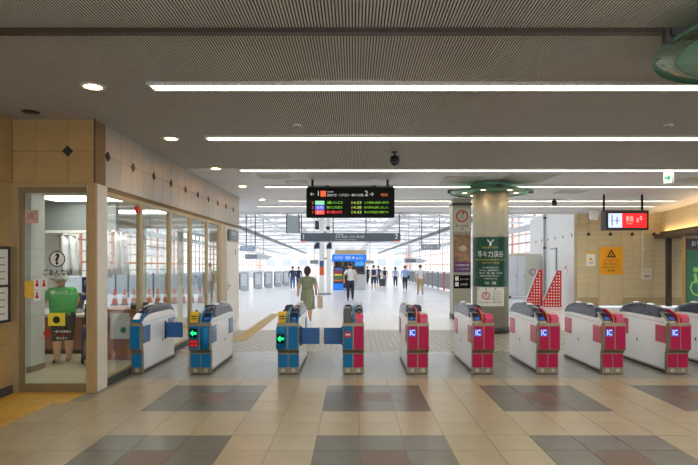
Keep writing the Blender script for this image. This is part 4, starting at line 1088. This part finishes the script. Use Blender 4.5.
# row of orange cones seen through the office glass
def cone(x, y, lab):
    t = thing('traffic_cone', lab, 'cone', (x, y, hallz(y)), 0, 'orange cones on the platform seen through the office glass')
    obj('foot', MB().box(-.125,.125,-.125,.125,0,.03, bev=.005), darkgrey, t)
    obj('body', MB().lathe([(.12,.03),(.03,.62),(.022,.64)], 14), orange, t)
    obj('band', MB().lathe([(.088,.26),(.068,.40)], 14), white, t)
for i, px in enumerate((114.6,124.5,134,149,157.6,166,174.5,183,191.5,200.5,212.6)):
    y = 20.6+.16*i
    cone(PX(px, y), y, 'orange cone behind the office glass, '+('leftmost of the row','second from the left','third from the left','fourth from the left','fifth from the left','sixth from the left','seventh from the left','eighth from the left','third from the right','second from the right','rightmost of the row')[i])
t = thing('platform_railing', 'dark grey railing behind the orange cones', 'railing', (0,0,0))
y = 26.0
for k in range(10):
    x0 = -12.4+.62*k
    obj('panel', MB().box(x0+.03, x0+.59, y, y+.03, .15+hallz(y), 1.1+hallz(y)), mat('rail_panel', (178,186,194), .4), t)
    obj('post', MB().box(x0-.03, x0+.03, y-.02, y+.05, hallz(y), 1.2+hallz(y)), darkgrey, t)

# projecting sign on the end of the office
t = thing('wall_sign', 'grey-blue direction sign at the end of the office wall', 'sign', (XW+.03, 13.6, 0))
obj('board', MB().box(0,.03,-.05,.95,2.18,2.46, bev=.005), mat('sign_office', (120,136,150), .4), t)
text('駅事務室', .13, txtw, t, (.033, .45, 2.35), rot=(PI/2,0,PI/2), fit=.6); text('Office', .09, txtw, t, (.033, .45, 2.24), rot=(PI/2,0,PI/2))

# ================================================================ PEOPLE
skinm = mat('skin', (214,168,140), .5, var=.03)
hairk = mat('hair_black', (34,28,26), .55); hairb = mat('hair_brown', (64,42,34), .55); hairg = mat('hair_grey', (150,146,140), .6)
def seg_dist(p, a, b):
    ab = b-a; t_ = max(0, min(1, (p-a).dot(ab)/max(ab.length_squared, 1e-9))); return (p-(a+ab*t_)).length, t_
def person(label, loc, rz, h, top, bottom, shoes, hair, pose=None, sleeve='short', leg='long', hairstyle='short', lean=0, build=1.0, wide=1.12, group=None):
    P = dict(kneeL=.02, kneeR=.02, ankL=-.10, ankR=.14, armL=(-.03,-.05), armR=(-.02,.06), elbL=0, elbR=0)
    P.update(pose or {})
    J = {'pel': (0,0,.52), 'wst': (0,.005+lean*.25,.61), 'chs': (0,.01+lean*.6,.715), 'nkb': (0,.0+lean*.95,.815), 'nkt': (0,.012+lean*1.2,.865)}
    R = {'pel': (.088,.062), 'wst': (.078,.055), 'chs': (.094,.062), 'nkb': (.05,.042), 'nkt': (.03,.031)}
    E = [('pel','wst'),('wst','chs'),('chs','nkb'),('nkb','nkt')]
    for s, sd in ((-1,'L'),(1,'R')):
        ly = lean*.85
        J['sh'+sd] = (s*.098, ly, .80); R['sh'+sd] = (.036,.038)
        e = P['arm'+sd]
        J['el'+sd] = (s*.135, ly+e[0], .655+P['elb'+sd]*.3); R['el'+sd] = (.026,.026)
        J['wr'+sd] = (s*(.14-.03*abs(P['elb'+sd])), ly+e[0]+e[1]+P['elb'+sd]*.12, .52+P['elb'+sd]); R['wr'+sd] = (.018,.018)
        wv = Vector(J['wr'+sd]); dv = (wv-Vector(J['el'+sd])).normalized()
        J['pm'+sd] = tuple(wv+dv*.04); R['pm'+sd] = (.014,.022)
        J['hp'+sd] = (s*.048,0,.475); R['hp'+sd] = (.058,.06)
        a = P['ank'+sd]; kn = P['knee'+sd]
        J['kn'+sd] = (s*.05, a*.45+kn, .275); R['kn'+sd] = (.038,.04)
        J['ca'+sd] = (s*.051, a*.72+kn*.5-.012, .18); R['ca'+sd] = (.034,.036)
        lift = max(0, -a)*.25
        J['an'+sd] = (s*.052, a, .045+lift); R['an'+sd] = (.022,.023)
        J['to'+sd] = (s*.058, a+.085, .022+lift*.3); R['to'+sd] = (.02,.018)
        E += [('chs','sh'+sd),('sh'+sd,'el'+sd),('el'+sd,'wr'+sd),('wr'+sd,'pm'+sd),('pel','hp'+sd),('hp'+sd,'kn'+sd),('kn'+sd,'ca'+sd),('ca'+sd,'an'+sd),('an'+sd,'to'+sd)]
    names = list(J); idx = {n: i for i, n in enumerate(names)}
    me = bpy.data.meshes.new('sk'); me.from_pydata([J[n] for n in names], [(idx[a], idx[b]) for a, b in E], []); me.update()
    o = bpy.data.objects.new('sk', me); COL.objects.link(o)
    sk = o.modifiers.new('skin', 'SKIN'); ss = o.modifiers.new('sub', 'SUBSURF'); ss.levels = 2; ss.render_levels = 2
    for n in names:
        sv = me.skin_vertices[0].data[idx[n]]; b_ = build if n in ('pel','wst','chs') else 1
        sv.radius = (R[n][0]*b_, R[n][1]*b_); sv.use_root = (n == 'pel')
    bpy.context.view_layer.update()
    dg = bpy.context.evaluated_depsgraph_get()
    bm2 = bpy.data.meshes.new_from_object(o.evaluated_get(dg))
    V = [v.co.copy() for v in bm2.vertices]; F = [tuple(p.vertices) for p in bm2.polygons]
    bpy.data.objects.remove(o); bpy.data.meshes.remove(bm2); bpy.data.meshes.remove(me)
    zmin = min(v.z for v in V)
    mb_ = MB(); segs = [(a, b, Vector(J[a]), Vector(J[b])) for a, b in E]
    mb_.add(V, F, 0, True)
    for i, f in enumerate(F):
        c = sum((V[k] for k in f), Vector())/len(f); best = min(((seg_dist(c, A, B)[0], a, b, seg_dist(c, A, B)[1]) for a, b, A, B in segs), key=lambda q: q[0])
        _, a, b, t_ = best; m = 1
        if a in ('wst','chs') : m = 1
        if a == 'pel': m = 1 if (b == 'wst' and t_ > .15) else 2
        if a == 'nkb' and c.z > .835: m = 0
        if a[:2] == 'sh': m = 1 if (sleeve == 'long' or t_ < .72) else 0
        if a[:2] == 'el': m = 1 if (sleeve == 'long' and t_ < .9) else 0
        if a[:2] == 'wr': m = 0
        if a[:2] == 'hp': m = 2
        if a[:2] == 'kn': m = 2 if (leg == 'long' or (leg == 'knee' and t_ < .25)) else 0
        if a[:2] == 'ca': m = 2 if (leg == 'long' and t_ < .85) else 0
        if a[:2] == 'an': m = 3
        if a[:2] == 'hp' and leg == 'bare' and t_ > .5: m = 0
        mb_.mi[i] = m
    # fingers, in the same mesh
    for sd, s in (('L',-1),('R',1)):
        pm = Vector(J['pm'+sd]); dv = (pm-Vector(J['wr'+sd])).normalized(); side = Vector((0,1,0)); side = (side-dv*side.dot(dv)).normalized(); inw = Vector((-s,0,0))
        for k, (off, ln) in enumerate(((-.013,.034),(-.0045,.042),(.004,.044),(.0125,.038))):
            b0 = pm-dv*.006+side*off; b1 = b0+dv*ln*.55; b2 = b1+(dv*.7+inw*.7).normalized()*ln*.5
            mb_.tube([b0,b1,b2], [.0052,.0048,.0036], 6, 0)
        b0 = Vector(J['wr'+sd])+dv*.012+side*.012; b1 = b0+(side*.8+dv).normalized()*.024; mb_.tube([b0,b1,b1+(dv+inw*.4).normalized()*.018], [.006,.0055,.004], 6, 0)
    # head with nose, ears, eyes
    hc = Vector((0, .022+lean*1.3, .925)); 
    mb_.ball(hc, .047, .057, .064, 16, 12, 0)
    mb_.ball(hc+Vector((0,.02,-.03)), .036, .036, .032, 12, 8, 0)
    mb_.ball(hc+Vector((0,.058,-.012)), .009, .013, .014, 8, 6, 0)
    for s in (-1,1):
        mb_.ball(hc+Vector((s*.048,-.002,-.008)), .006, .012, .018, 8, 6, 0)
        mb_.ball(hc+Vector((s*.018,.051,.004)), .006, .005, .004, 8, 6, 4)
    mb_.ball(hc+Vector((0,.05,-.034)), .014, .006, .004, 8, 6, 5)
    root = thing('person', label, 'person', loc, rz, group)
    sc = h
    mb_.v = [(v[0]*sc*wide, v[1]*sc, (v[2]-zmin)*sc) for v in mb_.v]
    obj('body', mb_, [skinm, top, bottom, shoes, txtk, mat('lips', (176,96,90), .5)], root)
    hz = hc*sc-Vector((0,0,zmin*sc))
    # hair: cap of the skull cut back from the face
    V_ = []; F_ = []; nu, nv = 18, 10; long_ = hairstyle in ('bob', 'long')
    for j in range(nv+1):
        for k in range(nu):
            t_ = 2*PI*k/nu; fr = .5+.5*math.sin(t_)      # 1 at the face
            lo = -.25 if not long_ else -.95
            low = lo*(1-fr**.7)+.42*fr**.7
            ph = low+(PI/2-low)*j/nv; pz = math.sin(ph) if ph > 0 else ph*1.1
            rr = math.cos(ph) if ph > 0 else 1.0
            g = 1.1+(.2 if long_ else 0)
            V_.append((hz.x+.05*g*rr*math.cos(t_)*sc, hz.y+(.06*g*rr*math.sin(t_)-.004)*sc, hz.z+(.068*g*pz)*sc))
    for j in range(nv):
        for k in range(nu): F_.append((j*nu+k, j*nu+(k+1) % nu, (j+1)*nu+(k+1) % nu, (j+1)*nu+k))
    hr = obj('hair', MB().add(V_, F_, 0, True), hair, root); md = hr.modifiers.new('th', 'SOLIDIFY'); md.thickness = .006
    return root, J, sc, zmin
def bag(root, name, m, mb_): return obj(name, mb_, m, root)
def backpack(root, sc, m):
    o = obj('backpack', MB().box(-.085*sc,.085*sc,-.13*sc,-.055*sc,.58*sc,.80*sc, bev=.02*sc), m, root)
    obj('pocket', MB().box(-.065*sc,.065*sc,-.15*sc,-.13*sc,.59*sc,.68*sc, bev=.01*sc), m, o)
    for s in (-1,1): obj('strap', MB().tube([(s*.06*sc,-.06*sc,.79*sc),(s*.065*sc,.0,.835*sc),(s*.07*sc,.07*sc,.76*sc),(s*.08*sc,.05*sc,.66*sc),(s*.085*sc,-.06*sc,.62*sc)], .009*sc, 6), m, o)

olive = mat('dress_olive', (148,158,132), .7, var=.08, scale=14); navy = mat('trousers_navy', (36,42,66), .7); blk = mat('cloth_black', (36,36,40), .7)
wshirt = mat('shirt_white', (222,222,222), .6); lblue = mat('shirt_blue', (150,178,222), .6); khaki = mat('trousers_khaki', (178,150,112), .7); gshirt = mat('shirt_green', (62,176,74), .65, var=.08, scale=10)
shoek = mat('shoe_black', (26,26,28), .4); shoew = mat('shoe_white', (220,218,214), .5); dnavy = mat('jacket_navy', (46,58,92), .7)

# woman in olive dress walking away
y = 14.5
r, J, sc, zm = person('woman in olive dress walking away with a beige bag', (PX(307.3,y), y, hallz(y)), 0, 1.52, olive, olive, shoew, hairb, dict(ankL=.08, ankR=-.13, armL=(-.05,-.03), armR=(-.01,.03)), 'short', 'bare', 'bob', wide=1.14)
V_ = []; F_ = []; n_ = 28
rows = [(.80,.088,.058),(.72,.098,.070),(.64,.086,.066),(.60,.084,.066),(.55,.098,.076),(.46,.104,.092),(.36,.106,.112),(.28,.108,.128),(.235,.11,.134)]
for j, (z, rx, ry) in enumerate(rows):
    for k in range(n_):
        t_ = 2*PI*k/n_; pl = 1+(.05*math.sin(t_*7+j*.3) if j > 3 else 0)
        V_.append((rx*1.2*pl*math.cos(t_)*sc, (ry*pl*math.sin(t_)+.005)*sc, (z-zm)*sc))
for j in range(len(rows)-1):
    for k in range(n_): F_.append((j*n_+k, j*n_+(k+1) % n_, (j+1)*n_+(k+1) % n_, (j+1)*n_+k))
o = obj('dress', MB().add(V_, F_, 0, True), olive, r, fix=True); md = o.modifiers.new('th', 'SOLIDIFY'); md.thickness = .005
obj('belt', MB().lathe([(.089,-.008),(.089,.008)], 28, (0,.005*sc,0), 0, 1.2, .78), mat('belt_olive', (128,138,110), .7), o, (0,0,(.615-zm)*sc)).scale = (sc,sc,sc)
# bag hanging from the right hand
obj('shoulder_bag', MB().prism([(-.07*sc,.24*sc),(.08*sc,.24*sc),(.06*sc,.46*sc),(-.05*sc,.46*sc)], .185*sc, .275*sc, 'x', bev=.015*sc), mat('bag_beige', (216,192,172), .6), r)
obj('bag_strap', MB().tube([(.205*sc,-.04*sc,.45*sc),(.20*sc,-.02*sc,.6*sc),(.135*sc,0,.84*sc),(.20*sc,.03*sc,.6*sc),(.205*sc,.05*sc,.45*sc)], .006*sc, 6), MATS['bag_beige'], r)

y = 23.3
r, J, sc, zm = person('man in pale shirt and navy trousers walking away near the kiosk', (PX(350.3,y), y, hallz(y)), 0, 1.70, wshirt, navy, shoek, hairk, dict(ankL=-.04, ankR=.10), 'short')
obj('shoulder_bag', MB().box(-.155*sc,-.10*sc,-.08*sc,.09*sc,.50*sc,.66*sc, bev=.015*sc), blk, r)
obj('bag_strap', MB().tube([(-.13*sc,-.06*sc,.65*sc),(-.11*sc,0,.845*sc),(-.13*sc,.07*sc,.65*sc)], .006*sc, 6), blk, r)
y = 28.3
person('man in white shirt and khaki trousers at the right of the platform', (PX(420.3,y), y, hallz(y)), .15, 1.64, wshirt, khaki, shoek, hairk, dict(ankL=.06, ankR=-.05), 'short')
y = 33.4
r, J, sc, zm = person('man in light blue shirt with navy trousers beside the khaki trousers man', (PX(405,y), y, hallz(y)), .0, 1.60, lblue, navy, shoek, hairk, dict(ankL=-.14, ankR=.12), 'long')
obj('shoulder_bag', MB().box(.12*sc,.17*sc,-.1*sc,.1*sc,.45*sc,.6*sc, bev=.012*sc), blk, r)
y = 34.2
r, J, sc, zm = person('person in dark shorts with a navy backpack walking away', (PX(373.6,y), y, hallz(y)), .0, 1.64, wshirt, dnavy, shoew, hairk, dict(ankL=.1, ankR=-.12), 'short', 'knee')
backpack(r, sc, dnavy)
y = 40.0
r, J, sc, zm = person('person in grey top with a dark backpack pulling a suitcase', (PX(384.6,y), y, hallz(y)), .0, 1.5, mat('top_grey', (170,176,184), .6), mat('trousers_grey', (150,146,150), .6), shoek, hairk, dict(ankL=.06, ankR=-.06))
backpack(r, sc, blk)
t = thing('suitcase', 'dark suitcase beside the person with grey top', 'suitcase', (PX(382.3,39.6), 39.6, hallz(39.6)))
obj('shell', MB().box(-.2,.2,-.13,.13,.05,.6, bev=.03), mat('case_dark', (70,68,72), .4), t)
obj('pull_handle', MB().tube([(-.1,.05,.58),(-.1,.05,.95),(.1,.05,.95),(.1,.05,.58)], .012, 6), grey, t)
for s in (-1,1): obj('wheel', MB().tube([(s*.15-.02,0,.04),(s*.15+.02,0,.04)], .04, 10), dark, t)
y = 39.0
person('woman in light blue top and navy trousers in the middle distance', (PX(395.4,y), y, hallz(y)), .0, 1.5, lblue, navy, shoek, hairb, dict(ankL=.07, ankR=-.07), 'short', 'long', 'bob')
y = 43.0
person('person in dark clothes partly behind the navy backpack walker', (PX(378.4,y), y, hallz(y)), .0, 1.6, dnavy, navy, shoek, hairk, None, 'long')
y = 46.0
person('small distant person in dark clothes right of the kiosk', (PX(367.6,y), y, hallz(y)), .3, 1.55, blk, blk, shoek, hairk, None, 'long')
y = 34.5
person('person in navy clothes at the left, nearer of the pair', (PX(292.6,y), y, hallz(y)), .1, 1.56, dnavy, mat('jeans', (70,96,146), .7), shoew, hairk, dict(ankL=.08, ankR=-.08), 'long')
y = 37.5
person('person in dark navy clothes at the left, farther of the pair', (PX(298.6,y), y, hallz(y)), -.1, 1.53, navy, dnavy, shoek, hairk, dict(ankL=-.06, ankR=.08), 'long')
# customer in the office
r, J, sc, zm = person('person in green T-shirt and black capri trousers at the office counter', (-4.70, 8.5, 0.002), .75, 1.47, gshirt, blk, shoek, hairg,
    dict(ankL=-.02, ankR=.03, armL=(.07,.10), armR=(.06,.10), elbL=.08, elbR=.08, kneeL=.01, kneeR=.01), 'short', 'knee', 'short', lean=.06, build=1.4, wide=1.25)
hc = Vector((0,(.022+.06*1.3)*sc,(.945-zm)*sc))
obj('hat', MB().lathe([(.001,.055),(.04,.05),(.056,.02),(.06,-.005),(.085,-.02),(.088,-.024),(.058,-.012)], 20), mat('hat_grey', (176,170,160), .8, var=.15, scale=20), r, hc).scale = (sc*1.05,sc*1.15,sc*1.1)
t = thing('shopping_trolley', 'dark wheeled shopping bag beside the person in green', 'trolley', (-4.16, 8.35, .002), .3)
obj('bag', MB().box(-.14,.14,-.1,.1,.12,.62, bev=.03), mat('trolley_blue', (64,74,110), .7, var=.2, scale=12), t)
obj('frame', MB().tube([(-.12,.11,.06),(-.12,.14,.95),(.12,.14,.95),(.12,.11,.06)], .011, 8), dark, t)
for s in (-1,1): obj('wheel', MB().tube([(s*.15-.015,.1,.065),(s*.15+.015,.1,.065)], .065, 14), dark, t)
obj('pocket', MB().box(-.1,.1,-.125,-.1,.16,.4, bev=.015), mat('trolley_tan', (150,120,90), .7), t)
